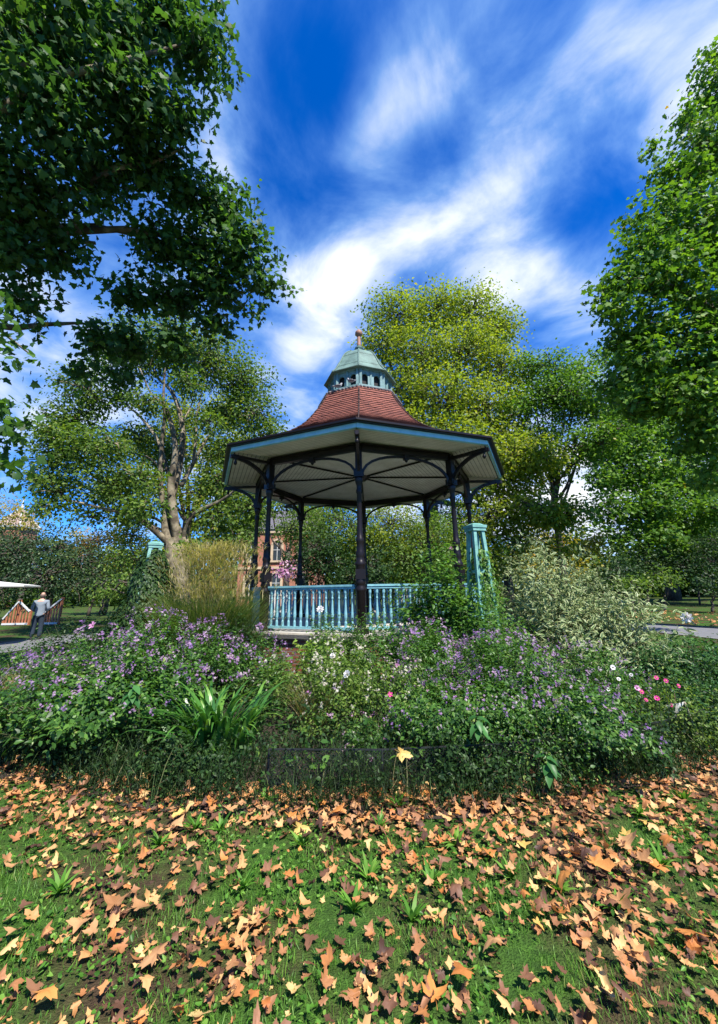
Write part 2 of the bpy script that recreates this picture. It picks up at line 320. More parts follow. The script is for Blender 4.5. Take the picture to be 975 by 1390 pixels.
def leaves(name, C, Nn, size, mat, tpl='simple', parent=None, tint=None, dirs=None, edge=False):
    C = np.asarray(C, float); n = len(C); Nn = unit(np.asarray(Nn, float))
    tv, tf, te = TPL[tpl]
    d = rng.normal(size=(n, 3)) if dirs is None else np.asarray(dirs, float)
    X = unit(d - Nn*np.sum(d*Nn, 1, keepdims=True)); Y = np.cross(Nn, X)
    S = (np.asarray(size)*np.ones(n))[:, None, None]
    ws = rng.uniform(.85, 1.15, (n, 1, 1))
    V = C[:, None, :] + S*(tv[None, :, 0:1]*X[:, None, :] + ws*tv[None, :, 1:2]*Y[:, None, :] + rng.uniform(.3, 1.8, (n, 1, 1))*tv[None, :, 2:3]*Nn[:, None, :])
    m = len(tv); V = V.reshape(-1, 3)
    if tint is None: tint = rng.random(n)
    by = {}
    for f in tf: by.setdefault(len(f), []).append(f)
    F, T = [], []
    off = (np.arange(n)*m)[:, None, None]
    for k, fs in by.items():
        a = np.array(fs)[None] + off; F.append(a.reshape(-1, k)); T.append(np.repeat(tint, len(fs)))
    if parent is not None: V = local(parent, V)
    me = np_mesh(name, V, F, mat, T, np.tile(te, n) if edge else None)
    return link(bpy.data.objects.new(name, me), parent)
def blades(name, B, H, lean, width, mat, seg=3, parent=None, droop=1.0, azim=None, fold=False, mode='arch'):
    """ribbons: base points B, lengths H, lean angle (rad from vertical)"""
    B = np.asarray(B, float); n = len(B); H = np.asarray(H)*np.ones(n); W = np.asarray(width)*np.ones(n); lean = np.asarray(lean)*np.ones(n)
    az = rng.uniform(0, 2*PI, n) if azim is None else azim
    dh = np.stack([np.cos(az), np.sin(az), np.zeros(n)], 1); sd = np.stack([-np.sin(az), np.cos(az), np.zeros(n)], 1)
    tw = rng.uniform(-.6, .6, n)[:, None]; sd = unit(sd*np.cos(tw) + dh*np.sin(tw))
    V = np.zeros((n, seg+1, 2, 3)); p = B.copy(); ang = lean.copy()
    for i in range(seg+1):
        t = i/seg
        w = W*np.sin(min(1, .35+1.3*t)*PI/2)*(1-t**2.2)*.5 + W*.02
        V[:, i, 0] = p - sd*w[:, None]; V[:, i, 1] = p + sd*w[:, None]
        p = p + (H/seg)[:, None]*(dh*np.sin(ang)[:, None] + np.array([0, 0, 1.])*np.cos(ang)[:, None]); ang = ang + droop*(t+.25)*1.1/seg*2*rng.uniform(.6, 1.4, n)
    V = V.reshape(-1, 3); m = 2*(seg+1)
    f = np.array([(2*i, 2*i+1, 2*i+3, 2*i+2) for i in range(seg)])[None] + (np.arange(n)*m)[:, None, None]
    if parent is not None: V = local(parent, V)
    me = np_mesh(name, V, [f.reshape(-1, 4)], mat, [np.repeat(rng.random(n), seg)])
    return link(bpy.data.objects.new(name, me), parent)

def bez(a, b, bend, n=8):
    a = np.asarray(a, float); b = np.asarray(b, float); m = (a+b)/2 + np.asarray(bend, float)
    t = np.linspace(0, 1, n)[:, None]; return (1-t)**2*a + 2*t*(1-t)*m + t*t*b
def limb(mb, a, b, r0, r1, bend=(0, 0, 0), n=8, seg=7, jit=.0):
    p = bez(a, b, bend, n)
    if jit: p[1:-1] += rng.normal(0, jit, (n-2, 3))
    mb.tube([Vector(q) for q in p], list(np.linspace(r0, r1, n)), seg)
    return p

def crown(root, lobes, leaf, mat, cover=3.0, tpl='simple', clump=9, up=.5, tint_sh=.25, flat=.55, limbs=None, bark='bark', twig=.012, base=None, name='crown', shell=.45, twigs=True, spread=1.0, wood=None):
    """lobes: (px, py, Y, rpx[, flatten]) ; leaf size in metres.  Returns nothing; adds crown + branches under root"""
    Cs, Ns, Ts, Ds = [], [], [], []; tw = wood or MB()
    for lb in lobes:
        px, py, Y, rp = lb[:4]; c = P(px, py, Y); R = rp*depth(c)/FPX; fz = lb[4] if len(lb) > 4 else .85
        lp = leaf*FPX/depth(c)
        n = int(cover*PI*rp*rp*fz/(lp*lp*.42)); k = max(6, n//clump)
        u = unit(rng.normal(size=(k, 3))); rr = R*(shell + (1-shell)*rng.random(k))[:, None]
        cc = c + u*rr*np.array([1, 1, fz]); out = u
        csz = max(leaf*1.3, R*.20)*spread
        per = rng.poisson(clump, k)
        idx = np.repeat(np.arange(k), per); m = len(idx)
        g = rng.normal(size=(m, 3))*csz*np.array([1, 1, flat]); ctint = rng.random(k)
        Cs.append(cc[idx] + g); Ns.append(out[idx]*.45 + np.array([0, 0, up]) + rng.normal(size=(m, 3))*.45)
        Ds.append(out[idx]*.7 + rng.normal(size=(m, 3))*.6 + np.array([0, 0, -.35]))
        Ts.append(np.clip(ctint[idx]*.5*2*tint_sh + rng.random(m)*(1-tint_sh), 0, 1))
        if twigs:
            for j in rng.choice(k, min(k, max(5, k//5)), replace=False):
                s0 = c + (cc[j]-c)*.15
                tw.tube([Vector(q) for q in bez(s0, cc[j]+rng.normal(size=3)*.05, rng.normal(size=3)*R*.12 + np.array([0, 0, R*.08]), 5)], [twig*2.2, twig*1.8, twig*1.3, twig, twig*.6], 4, False)
    C = np.concatenate(Cs)
    leaves(name, C, np.concatenate(Ns), leaf*rng.uniform(.65, 1.2, len(C)), mat, tpl, root, np.concatenate(Ts), np.concatenate(Ds))
    if twigs: trunk_of(root, tw, bark)
    return len(C)
def trunk_of(root, mb, bark='bark', name='trunk'):
    mb.v = [tuple(q) for q in local(root, np.array(mb.v))]; return mb.build(name, MT[bark], root, True)

# ------------------------------------------------------------------ setting
CX, CY = .08, 11.5
def disc(name, r0, r1, z, mat, seg=128, cx=CX, cy=CY, jit=0):
    mb = MB(); a0 = None
    js = [1+random.uniform(-jit, jit) for _ in range(seg)]
    for j in range(seg):
        a = 2*PI*j/seg; b = 2*PI*(j+1)/seg; k = (j+1) % seg
        mb.quad([(cx+r0*math.cos(a), cy+r0*math.sin(a), z), (cx+r1*js[j]*math.cos(a), cy+r1*js[j]*math.sin(a), z), (cx+r1*js[k]*math.cos(b), cy+r1*js[k]*math.sin(b), z), (cx+r0*math.cos(b), cy+r0*math.sin(b), z)])
    o = mb.build(name, mat); tag(o, kind='structure'); return o
g = MB(); S = 600; g.quad([(-S, -S, 0), (S, -S, 0), (S, S, 0), (-S, S, 0)]); tag(g.build('ground', MT['ground']), kind='structure')
disc('flower_bed_soil', 3.2, 7.95, .006, MT['soil'], jit=.012)
disc('path', 10.9, 13.9, .004, MT['path'])
disc('path_kerb', 13.9, 14.02, .03, MT['kerb']); disc('inner_path_kerb', 10.78, 10.9, .03, MT['kerb'])

# ------------------------------------------------------------------ bandstand
BS = thing('bandstand', 'octagonal bandstand with red tiled bell roof, black columns and pale blue balustrade', 'bandstand', (CX, CY, 0), rad(-1.5))
def ov(r, k, z): a = rad(-90+45*k); return Vector((r*math.cos(a), r*math.sin(a), z))
RP = 3.13; ZF = .80; ZE = 4.84
# plinth: brick faces + coping
mb = MB(); c8 = math.cos(PI/8)
for k in range(8):
    a, b = ov(3.42, k, 0), ov(3.42, k+1, 0); L_ = (b-a).length
    mb.quad([a, b, b+Vector((0, 0, ZF-.10)), a+Vector((0, 0, ZF-.10))], [(0, 0), (L_, 0), (L_, ZF-.1), (0, ZF-.1)])
mb.build('brick_plinth', MT['brick'], BS)
mb = MB(); mb.lathe([(3.3, ZF-.1), (3.50, ZF-.1), (3.52, ZF-.02), (3.50, ZF), (3.3, ZF)], seg=8, rot=-PI/2); mb.build('coping', MT['stone'], BS)
mb = MB(); mb.lathe([(3.40, ZF-.05), (3.40, ZF+.004), (0, ZF+.004)], seg=8, rot=-PI/2); mb.build('stage_floor', MT['floor'], BS)
# column
ds = [(0, 0)]
prof = [(.115, 0), (.115, .10), (.095, .12), (.09, .20), (.105, .22), (.105, .80), (.115, .82), (.12, .86), (.10, .90), (.098, .94), (.115, .97), (.10, 1.02), (.098, 1.30), (.108, 1.33), (.118, 1.38), (.09, 1.42), (.082, 1.50), (.10, 1.56), (.082, 1.62), (.075, 1.78), (.088, 1.82), (.088, 1.88), (.068, 1.92),
        (.060, 2.05), (.052, 2.85), (.07, 2.89), (.07, 2.93), (.055, 2.97), (.06, 3.05), (.085, 3.12), (.095, 3.20), (.075, 3.24)]
mb = MB(); mb.lathe(prof, seg=16)
mb.box((0, 0, .05), (.15, .15, .05)); mb.box((0, 0, 3.30), (.10, .10, .07)); mb.box((0, 0, 3.67), (.075, .075, .33)); mb.box((0, 0, 1.15), (.103, .103, .10))
for a in range(4):  # little raised panel mouldings
    mb.box((.104*math.cos(a*PI/2), .104*math.sin(a*PI/2), 3.30), (.008 if a % 2 == 0 else .06, .06 if a % 2 == 0 else .008, .04))
col_me = mb.mesh('column', MT['iron'], False)
# smooth only round parts
for p in col_me.polygons: p.use_smooth = p.index < (len(prof)-1)*16
for k in range(8):
    o = bpy.data.objects.new('column', col_me); o.location = ov(RP, k, ZF); o.rotation_euler = (0, 0, rad(-90+45*k)); link(o, BS)
# beams, arches, bosses
def bay(k): a, b = ov(RP, k, 0), ov(RP, k+1, 0); return a, b, (b-a).normalized()
for k in range(8):
    a, b, d = bay(k); L_ = (b-a).length
    mb = MB(); z = 4.72
    mb.bar(a+Vector((0, 0, z))+d*.07, b+Vector((0, 0, z))-d*.07, .11, .13); mb.bar(a+Vector((0, 0, z+.09))+d*.05, b+Vector((0, 0, z+.09))-d*.05, .16, .04)
    mb.build('beam', MT['iron'], BS)
    mb = MB(); n = 15; pts = []
    for i in range(n):
        t = PI*i/(n-1); x = (L_/2-.08)*math.cos(t); zz = 4.06+.56*math.sin(t)**.85
        pts.append((a+b)/2 + d*(-x) + Vector((0, 0, zz)))
    for i in range(n-1): mb.bar(pts[i]-(pts[i+1]-pts[i])*.08, pts[i+1], .05, .055)
    mb.box((a+b)/2+Vector((0, 0, 4.62)), (.06, .05, .07), rz=math.atan2(d.y, d.x)); mb.lathe([(0, -.07), (.03, -.04), (.04, 0), (.02, .04)], c=tuple((a+b)/2+Vector((0, 0, 4.55))), seg=8)
    mb.build('arch_bracket', MT['iron'], BS)
# eaves brackets with pendants
mb = MB(); n = 9
for i in range(n):
    pass
pts = [Vector((.06+1.0*(1-math.cos(PI/2*i/(n-1)))**1.0, 0, 4.05+.62*math.sin(PI/2*i/(n-1)))) for i in range(n)]
for i in range(n-1): mb.bar(pts[i]-(pts[i+1]-pts[i])*.1, pts[i+1], .06, .085)
mb.bar((.05, 0, 4.70), (1.02, 0, 4.69), .09, .07)
eb = mb.mesh('eaves_bracket', MT['iron'])
mb = MB(); mb.lathe([(0, -.19), (.03, -.17), (.045, -.13), (.03, -.09), (.018, -.07), (.03, -.05), (.03, 0)], seg=10); pd = mb.mesh('pendant', MT['iron'], True)
for k in range(8):
    o = bpy.data.objects.new('eaves_bracket', eb); v = ov(RP, k, 0); o.location = v; o.rotation_euler = (0, 0, rad(-90+45*k)); link(o, BS)
    p = bpy.data.objects.new('pendant', pd); p.location = (.93, 0, 4.66); link(p, o)
# ceiling (boards parallel to each edge), ribs
mb = MB()
RC = 4.08; zc = [(RC, 4.79), (RP, 4.865), (.9, 4.93), (0.0, 4.93)]
for k in range(8):
    for (r0, z0), (r1, z1) in zip(zc[:-1], zc[1:]):
        if r1 > 0: mb.quad([ov(r0, k, z0), ov(r0, k+1, z0), ov(r1, k+1, z1), ov(r1, k, z1)], [(0, r0*c8), (1, r0*c8), (1, r1*c8), (0, r1*c8)])
        else: mb.quad([ov(r0, k, z0), ov(r0, k+1, z0), (0, 0, z1)], [(0, r0*c8), (1, r0*c8), (.5, 0)])
mb.build('boarded_ceiling', MT['boards'], BS)
for k in range(8):
    mb = MB(); mb.bar(ov(RP-.1, k, 4.835), ov(.25, k, 4.905), .04, .04); mb.build('ceiling_rib', MT['iron'], BS)
mb = MB(); mb.lathe([(.0, 4.78), (.12, 4.80), (.2, 4.86), (.28, 4.92)], seg=8, rot=-PI/2); mb.build('ceiling_boss', MT['iron'], BS)
# fascia
for k in range(8):
    a, b = ov(4.17, k, 0), ov(4.17, k+1, 0); d = (b-a).normalized(); nrm = Vector((d.y, -d.x, 0))
    mb = MB(); mb.bar(a+Vector((0, 0, 4.83)), b+Vector((0, 0, 4.83)), .03, .10); mb.bar(a-nrm*.03+Vector((0, 0, 4.79)), b-nrm*.03+Vector((0, 0, 4.79)), .05, .035)
    mb.build('fascia_board', MT['blue'], BS)
mb = MB(); mb.lathe([(4.18, 4.885), (4.27, 4.885), (4.30, 4.905), (4.30, 4.945), (4.18, 4.95)], seg=8, rot=-PI/2, cap=False); mb.build('gutter', MT['iron'], BS)
# roof courses
prf = [(4.24, 4.93), (3.8, 5.08), (3.3, 5.29), (2.64, 5.68), (2.1, 6.10), (1.62, 6.72), (1.42, 7.05), (1.30, 7.30)]
def catmull(pts, n):
    out = []; ps = [pts[0]]+pts+[pts[-1]]
    for i in range(1, len(ps)-2):
        for j in range(n):
            t = j/n; p0, p1, p2, p3 = [np.array(ps[i+q]) for q in (-1, 0, 1, 2)]
            out.append(.5*((2*p1)+(-p0+p2)*t+(2*p0-5*p1+4*p2-p3)*t*t+(-p0+3*p1-3*p2+p3)*t**3))
    out.append(np.array(pts[-1])); return np.array(out)
cur = catmull(prf, 12); sl = np.concatenate([[0], np.cumsum(np.linalg.norm(np.diff(cur, axis=0), axis=1))])
nrow = int(sl[-1]/.105); ss = np.linspace(0, sl[-1], nrow+1); rr_ = np.interp(ss, sl, cur[:, 0]); zz_ = np.interp(ss, sl, cur[:, 1])
mb = MB()
for k in range(8):
    for i in range(nrow):
        r0, z0, r1, z1 = rr_[i], zz_[i], rr_[i+1], zz_[i+1]
        nx, nz = (z1-z0), (r0-r1); ln = math.hypot(nx, nz); nx /= ln; nz /= ln; lip = .022
        A, B = ov(r0+nx*lip, k, z0+nz*lip), ov(r0+nx*lip, k+1, z0+nz*lip); C_, D_ = ov(r1, k+1, z1), ov(r1, k, z1); A0, B0 = ov(r0-nx*.004, k, z0-nz*.004), ov(r0-nx*.004, k+1, z0-nz*.004)
        w = (B-A).length; w1 = (C_-D_).length; v0, v1 = i*.105+.004, (i+1)*.105
        # split the strip into tiles so each can sit a little differently
        nt_ = max(2, int(w/.17)); 
        mb.quad([A, B, C_, D_], [(-w/2, v0), (w/2, v0), (w1/2, v1), (-w1/2, v1)])
        mb.quad([A0, B0, B, A], [(-w/2, v0), (w/2, v0), (w/2, v0), (-w/2, v0)])
        for q in range(nt_):
            if random.random() < .13:
                t0, t1 = q/nt_, (q+1)/nt_; e = random.uniform(.004, .012); up_ = Vector((0, 0, e))
                a1, b1 = A.lerp(B, t0), A.lerp(B, t1); c1, d1 = D_.lerp(C_, t1), D_.lerp(C_, t0)
                uu = -w/2+w*t0
                mb.quad([a1+up_, b1+up_, c1+up_*.3+Vector((0, 0, .003)), d1+up_*.3+Vector((0, 0, .003))], [(uu+.03, v0+.02), (uu+.12, v0+.02), (uu+.12, v0+.08), (uu+.03, v0+.08)])
mb.build('tiled_roof', MT['tiles'], BS)
for k in range(8):
    mb = MB()
    for i in range(0, nrow-1, 2):
        p, q = ov(rr_[i]+.01, k, zz_[i]+.022), ov(rr_[min(i+2, nrow)]+.01, k, zz_[min(i+2, nrow)]+.012); mb.tube([p, q], [.024, .020], 6)
    mb.build('hip_tiles', MT['tiles'], BS, True)
mb = MB()
for k in range(8):
    a, b = ov(1.30, k, 7.32), ov(1.30, k+1, 7.32); m_ = 9
    for i in range(m_):
        p = a.lerp(b, (i+.5)/m_); o_ = Vector((p.x, p.y, 0)).normalized(); mb.tube([p+o_*.05-Vector((0, 0, .05)), p-o_*.10+Vector((0, 0, .03))], [.045, .04], 6)
mb.build('ridge_tiles', MT['roof_dark'], BS, True)
# cupola
mb = MB(); mb.lathe([(1.30, 7.28), (1.30, 7.31), (1.12, 7.40), (1.08, 7.44), (1.08, 7.50), (1.0, 7.52)], seg=8, rot=-PI/2); mb.lathe([(1.02, 8.02), (1.06, 8.03), (1.06, 8.06), (.98, 8.06)], seg=8, rot=-PI/2); cup = mb.build('cupola', MT['cupola'], BS)
mb = MB(); mb.lathe([(.90, 7.4), (.90, 8.04)], seg=8, rot=-PI/2); mb.build('arch_shade_core', MT['void'], cup)  # near-black core paints the shade inside the arched openings
for k in range(8):   # arcaded side: corner pilasters and two arched openings
    mb = MB(); a, b = ov(1.0, k, 0), ov(1.0, k+1, 0); d = (b-a).normalized(); L_ = (b-a).length; nn = Vector((d.y, -d.x, 0))
    def arch_panel(x0, x1, z0, z1, ow, spring):
        xc = (x0+x1)/2; n = 10
        arc = [(xc+ow*math.cos(PI*i/n), spring+ow*math.sin(PI*i/n)) for i in range(n+1)]
        W_ = lambda x, z, o=0: a + d*x + Vector((0, 0, z)) - nn*o
        mb.quad([W_(x0, z0), W_(xc-ow, z0), W_(xc-ow, spring), W_(x0, spring)]); mb.quad([W_(xc+ow, z0), W_(x1, z0), W_(x1, spring), W_(xc+ow, spring)])
        for i in range(n):
            (xa, za), (xb, zb) = arc[i], arc[i+1]
            mb.quad([W_(xa, za), W_(x1 if i < n/2 else xa, z1 if i >= n/2 else za) if False else W_(xa, z1), W_(xb, z1), W_(xb, zb)])
            mb.quad([W_(xa, za), W_(xb, zb), W_(xb, zb, .05), W_(xa, za, .05)])
        mb.quad([W_(x0, spring), W_(xc-ow, spring), W_(xc-ow, z1), W_(x0, z1)]); mb.quad([W_(xc+ow, spring), W_(x1, spring), W_(x1, z1), W_(xc+ow, z1)])
        mb.quad([W_(xc-ow, z0), W_(xc-ow, z0, .05), W_(xc-ow, spring, .05), W_(xc-ow, spring)]); mb.quad([W_(xc+ow, z0), W_(xc+ow, spring), W_(xc+ow, spring, .05), W_(xc+ow, z0, .05)])
    arch_panel(0, L_/2, 7.50, 8.04, .095, 7.80); arch_panel(L_/2, L_, 7.50, 8.04, .095, 7.80)
    mb.bar(a+d*(L_/2)+nn*.015+Vector((0, 0, 7.50)), a+d*(L_/2)+nn*.015+Vector((0, 0, 8.05)), .05, .03)
    for t in (.05, L_-.05): mb.bar(a+d*t+nn*.02+Vector((0, 0, 7.50)), a+d*t+nn*.02+Vector((0, 0, 8.05)), .07, .045)
    mb.build('arcade_panel', MT['cupola'], cup)
dome = catmull([(1.15, 8.07), (1.02, 8.20), (.88, 8.42), (.74, 8.72), (.62, 8.92), (.46, 9.07), (.24, 9.17), (.09, 9.21), (.075, 9.30)], 4)
mb = MB(); mb.lathe([(1.0, 8.05)]+[(float(r), float(z)) for r, z in dome], seg=8, rot=-PI/2); mb.lathe([(1.15, 8.045), (1.17, 8.055), (1.17, 8.075), (1.15, 8.08)], seg=8, rot=-PI/2)
for zz in (8.34, 8.80):
    r_ = float(np.interp(zz, dome[:, 1], dome[:, 0])); mb.lathe([(r_-.02, zz-.012), (r_+.012, zz-.01), (r_+.008, zz+.012), (r_-.02, zz+.014)], seg=8, rot=-PI/2)
dm = mb.build('copper_dome', MT['copper'], BS)
mb = MB()
for k in range(8): mb.tube([ov(float(r)+.005, k, float(z)+.01) for r, z in dome[:-4]], .022, 6)
mb.build('dome_ribs', MT['copper'], dm, True)
mb = MB(); mb.lathe([(.10, 9.2), (.075, 9.30), (.13, 9.36), (.14, 9.41), (.09, 9.45), (.07, 9.47)], seg=12); fn = mb.build('finial', MT['copper'], BS, True)
mb = MB(); mb.lathe([(.065, 9.46), (.075, 9.50), (.06, 9.56), (.062, 9.80), (.05, 9.86), (.09, 9.88), (.125, 9.95), (.12, 10.02), (.08, 10.07), (.03, 10.09), (.035, 10.12), (0, 10.15)], seg=12); mb.build('terracotta_knob', MT['finial'], fn, True)
# balustrade
bprof = [(.030, 0), (.030, .10), (.024, .12), (.018, .14), (.032, .20), (.034, .26), (.026, .36), (.017, .50), (.014, .56), (.022, .58), (.022, .60), (.015, .62), (.018, .66), (.03, .70), (.03, .78)]
mb = MB(); mb.lathe(bprof, seg=8); bal = mb.mesh('baluster', MT['rail'], False)
for k in range(8):
    a, b, d = bay(k); a = a+d*.12; b = b-d*.12
    mb = MB()
    mb.bar(a+Vector((0, 0, ZF+.93)), b+Vector((0, 0, ZF+.93)), .12, .04); mb.bar(a+Vector((0, 0, ZF+.89)), b+Vector((0, 0, ZF+.89)), .08, .05)
    mb.bar(a+Vector((0, 0, ZF+.085)), b+Vector((0, 0, ZF+.085)), .09, .05)
    o = mb.build('balustrade', MT['rail'], BS)
    for i in range(14):
        q = bpy.data.objects.new('baluster', bal); q.location = a.lerp(b, (i+.5)/14)+Vector((0, 0, ZF+.10)); q.scale.z = .98; link(q, o)

# pigeons on the roof by the cupola
def pigeon(loc, rz, label):
    t = thing('pigeon', label, 'pigeon', loc, rz, 'pigeons perched on the bandstand roof')
    mb = MB(); mb.tube([(-.20, 0, .06), (-.12, 0, .075), (-.05, 0, .09), (.02, 0, .11), (.06, 0, .14), (.075, 0, .175), (.085, 0, .20), (.10, 0, .205), (.118, 0, .20)], [.012, .03, .055, .06, .042, .026, .026, .022, .006], 8)
    for s in (-1, 1): mb.tube([(.0, s*.02, .06), (.0, s*.02, 0), (.03, s*.02, 0)], .004, 4)
    mb.build('body', MT['pigeon'], t, True)
    for s in (-1, 1):
        w = MB(); w.tube([(.04, s*.05, .12), (-.04, s*.058, .10), (-.15, s*.03, .075)], [.02, .03, .006], 6); w.build('wing', MT['roof_dark'], t, True)
pigeon(P(476, 520, 10.30)+np.array([0, 0, -.03]), 2.6, 'pale grey pigeon perched on the tiles just left of the cupola centre')
pigeon(P(460, 527, 10.45)+np.array([0, 0, -.03]), .4, 'darker pigeon perched on the tiles near the left cupola corner')

# ------------------------------------------------------------------ trees
def tree(name, label, base, cat='tree', group=None): return thing(name, label, cat, (base[0], base[1], 0), 0, group)
UP = np.array([0, 0, 1.])
# near canopy, upper left: trunk stands left of and behind the camera's frame
t = tree('plane_tree', 'large dark leaved plane tree overhanging the upper left corner in front of everything', (-9.5, 5.0))
mb = MB(); b0 = np.array([-9.5, 5.0, 0]); top = np.array([-8.9, 5.2, 8.5]); limb(mb, b0, top, .55, .36, (.2, .1, 0), 8, 12, .04)
for (px, py, Y, r1) in ((130, 330, 7.0, .06), (230, 330, 7.5, .045), (310, 330, 7.5, .03), (150, 120, 5.2, .05), (250, 200, 6.0, .04), (40, 480, 6.0, .025), (130, 440, 8, .03), (60, 60, 4.5, .06), (250, 60, 5.0, .04)):
    q = P(px, py, Y); st = b0+(top-b0)*random.uniform(.55, .98); limb(mb, st, q, .16, r1*.6, UP*1.2+rng.normal(size=3)*.5, 10, 6, .06)
lob = [(-40, 60, 4.6, 110), (60, 50, 4.6, 90), (150, 40, 4.9, 80), (225, 30, 5.2, 62), (268, 75, 5.3, 46), (60, 160, 4.9, 80), (160, 130, 5.2, 72), (232, 160, 5.6, 48), (-30, 230, 5.2, 80), (50, 270, 5.6, 66),
       (135, 235, 6.0, 60), (205, 225, 6.2, 52), (262, 262, 6.8, 46), (308, 290, 7.2, 38), (330, 340, 7.4, 40), (355, 385, 7.6, 24), (275, 345, 7.4, 50), (215, 330, 7.2, 46), (300, 395, 7.8, 40), (240, 405, 7.8, 44), (180, 400, 7.6, 36),
       (20, 350, 6, 50), (85, 345, 6.4, 36), (30, 405, 6.3, 26), (130, 460, 8, 30), (180, 465, 8, 36), (235, 470, 8, 36), (110, 505, 8, 20), (160, 510, 8, 22), (290, 440, 8, 28)]
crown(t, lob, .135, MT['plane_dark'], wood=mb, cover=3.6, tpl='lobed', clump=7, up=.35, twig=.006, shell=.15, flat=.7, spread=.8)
spr = [(10, 425, 4.6, 12), (14, 470, 4.6, 9), (8, 500, 4.6, 10), (-10, 560, 4.6, 18), (14, 575, 4.6, 13), (10, 600, 4.6, 14), (6, 640, 4.6, 10), (-10, 620, 4.6, 16), (285, 12, 5.2, 26), (303, 52, 5.3, 18), (313, 95, 5.4, 15), (298, 122, 5.4, 14), (270, 150, 5.6, 14),
       (350, 300, 7.2, 14), (378, 345, 7.6, 12), (388, 390, 7.8, 8), (345, 425, 7.8, 12), (334, 262, 7.0, 10), (305, 245, 7.0, 12), (50, 440, 7, 12), (70, 400, 6.8, 16)]
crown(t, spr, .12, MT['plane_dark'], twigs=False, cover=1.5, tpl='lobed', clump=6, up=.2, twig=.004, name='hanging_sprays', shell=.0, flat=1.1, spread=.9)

# plane tree with visible limbs, left behind
Y0 = 17.0; bb = P(243, 830, Y0); bb[2] = 0
t = tree('plane_tree', 'broad plane tree with bare pale limbs left of the bandstand', bb)
mb = MB(); fork = P(243, 722, Y0)
limb(mb, bb, fork-UP*.3, 0.56, .46, (0, 0, 0), 6, 12, .03)
def br(pts, r0, r1, dY=0):
    w = [P(px, py, Y0+dY*i/(len(pts)-1)) for i, (px, py) in enumerate(pts)]
    # smooth
    ps = catmull([tuple(q) for q in w], 4); mb.tube([Vector(q) for q in ps], list(np.linspace(r0, r1, len(ps))), 9)
br([(232, 745), (226, 720), (228, 690), (240, 650), (248, 600), (244, 560), (232, 530), (214, 512), (200, 480)], 0.232, 0.035, .5)
br([(243, 735), (236, 700), (232, 660), (238, 620), (236, 590), (228, 560), (222, 545), (225, 490)], 0.214, 0.035, -1)
br([(222, 690), (218, 650), (220, 600), (224, 560), (216, 545), (204, 532), (190, 500)], 0.121, 0.024, -1.5)
br([(232, 655), (215, 600), (190, 565), (170, 548), (150, 520)], 0.093, 0.024, 1)
br([(246, 660), (262, 630), (278, 600), (292, 580), (315, 540)], 0.111, 0.028, 1)
br([(262, 630), (266, 595), (268, 560), (280, 510)], 0.074, 0.020, 0)
br([(250, 735), (262, 700), (300, 680), (325, 660)], 0.167, 0.032, -1)
br([(236, 745), (210, 720), (180, 700), (140, 690), (100, 680)], 0.158, 0.028, -2)
br([(246, 575), (258, 555), (264, 535)], 0.056, 0.016, .5)
br([(244, 560), (236, 530), (240, 500)], 0.046, 0.012, .5)
br([(224, 640), (200, 620), (175, 615)], 0.065, 0.016, -.5)
lob = [(230, 470, 17, 60), (170, 480, 17, 46), (290, 490, 17.5, 50), (330, 520, 18, 42), (345, 560, 18, 40), (370, 590, 18, 24), (120, 530, 17, 42), (95, 570, 17, 42), (85, 625, 16.5, 46), (130, 610, 16, 42), (150, 660, 16, 44), (80, 670, 16, 34), (55, 655, 16, 24),
       (190, 650, 15.6, 30), (310, 610, 18, 34), (300, 655, 17.5, 34), (330, 640, 18, 30), (290, 700, 17, 34), (315, 735, 17.5, 36), (175, 700, 16, 22), (120, 700, 16, 22), (190, 590, 18.5, 26), (225, 620, 20, 34), (340, 690, 18, 34), (170, 540, 18.5, 24), (305, 560, 18, 26)]
lob += [(200, 545, 15.5, 26), (255, 520, 15.5, 26), (150, 600, 15, 26), (280, 575, 16, 22), (195, 690, 14.8, 24), (265, 745, 15.2, 22), (75, 590, 16, 30), (380, 610, 18, 18), (60, 690, 15.5, 18)]
crown(t, lob, .17, MT['plane_mid'], wood=mb, cover=4.6, tpl='simple', clump=11, up=.5, twig=.018, shell=.35)


def simple_tree(label, base_px, Yb, lobes, leaf, mat, r0=.4, bark='bark_dark', cover=2.2, tpl='simple', name='tree', group=None, clump=12, twig=.02, shell=.45, fork=None, **kw):
    bb = P(base_px, 820, Yb); bb[2] = 0
    t = tree(name, label, bb, group=group)
    cs = [P(*l[:3]) for l in lobes]; top = max(c[2] for c in cs); mid = fork or .45*top
    mb = MB(); f = np.array([bb[0]+.2, bb[1], mid]); limb(mb, bb, f, r0, r0*.72, (.1, .1, 0), 7, 10, .03)
    for c in cs:
        st = bb+(f-bb)*random.uniform(.7, 1.0); limb(mb, st, c, r0*.38, r0*.07, UP*random.uniform(-.5, .4)+rng.normal(size=3)*.3, 7, 6, .05)
    crown(t, lobes, leaf, MT[mat], wood=mb, cover=cover, tpl=tpl, clump=clump, twig=twig, shell=shell, bark=bark, **kw)
    return t
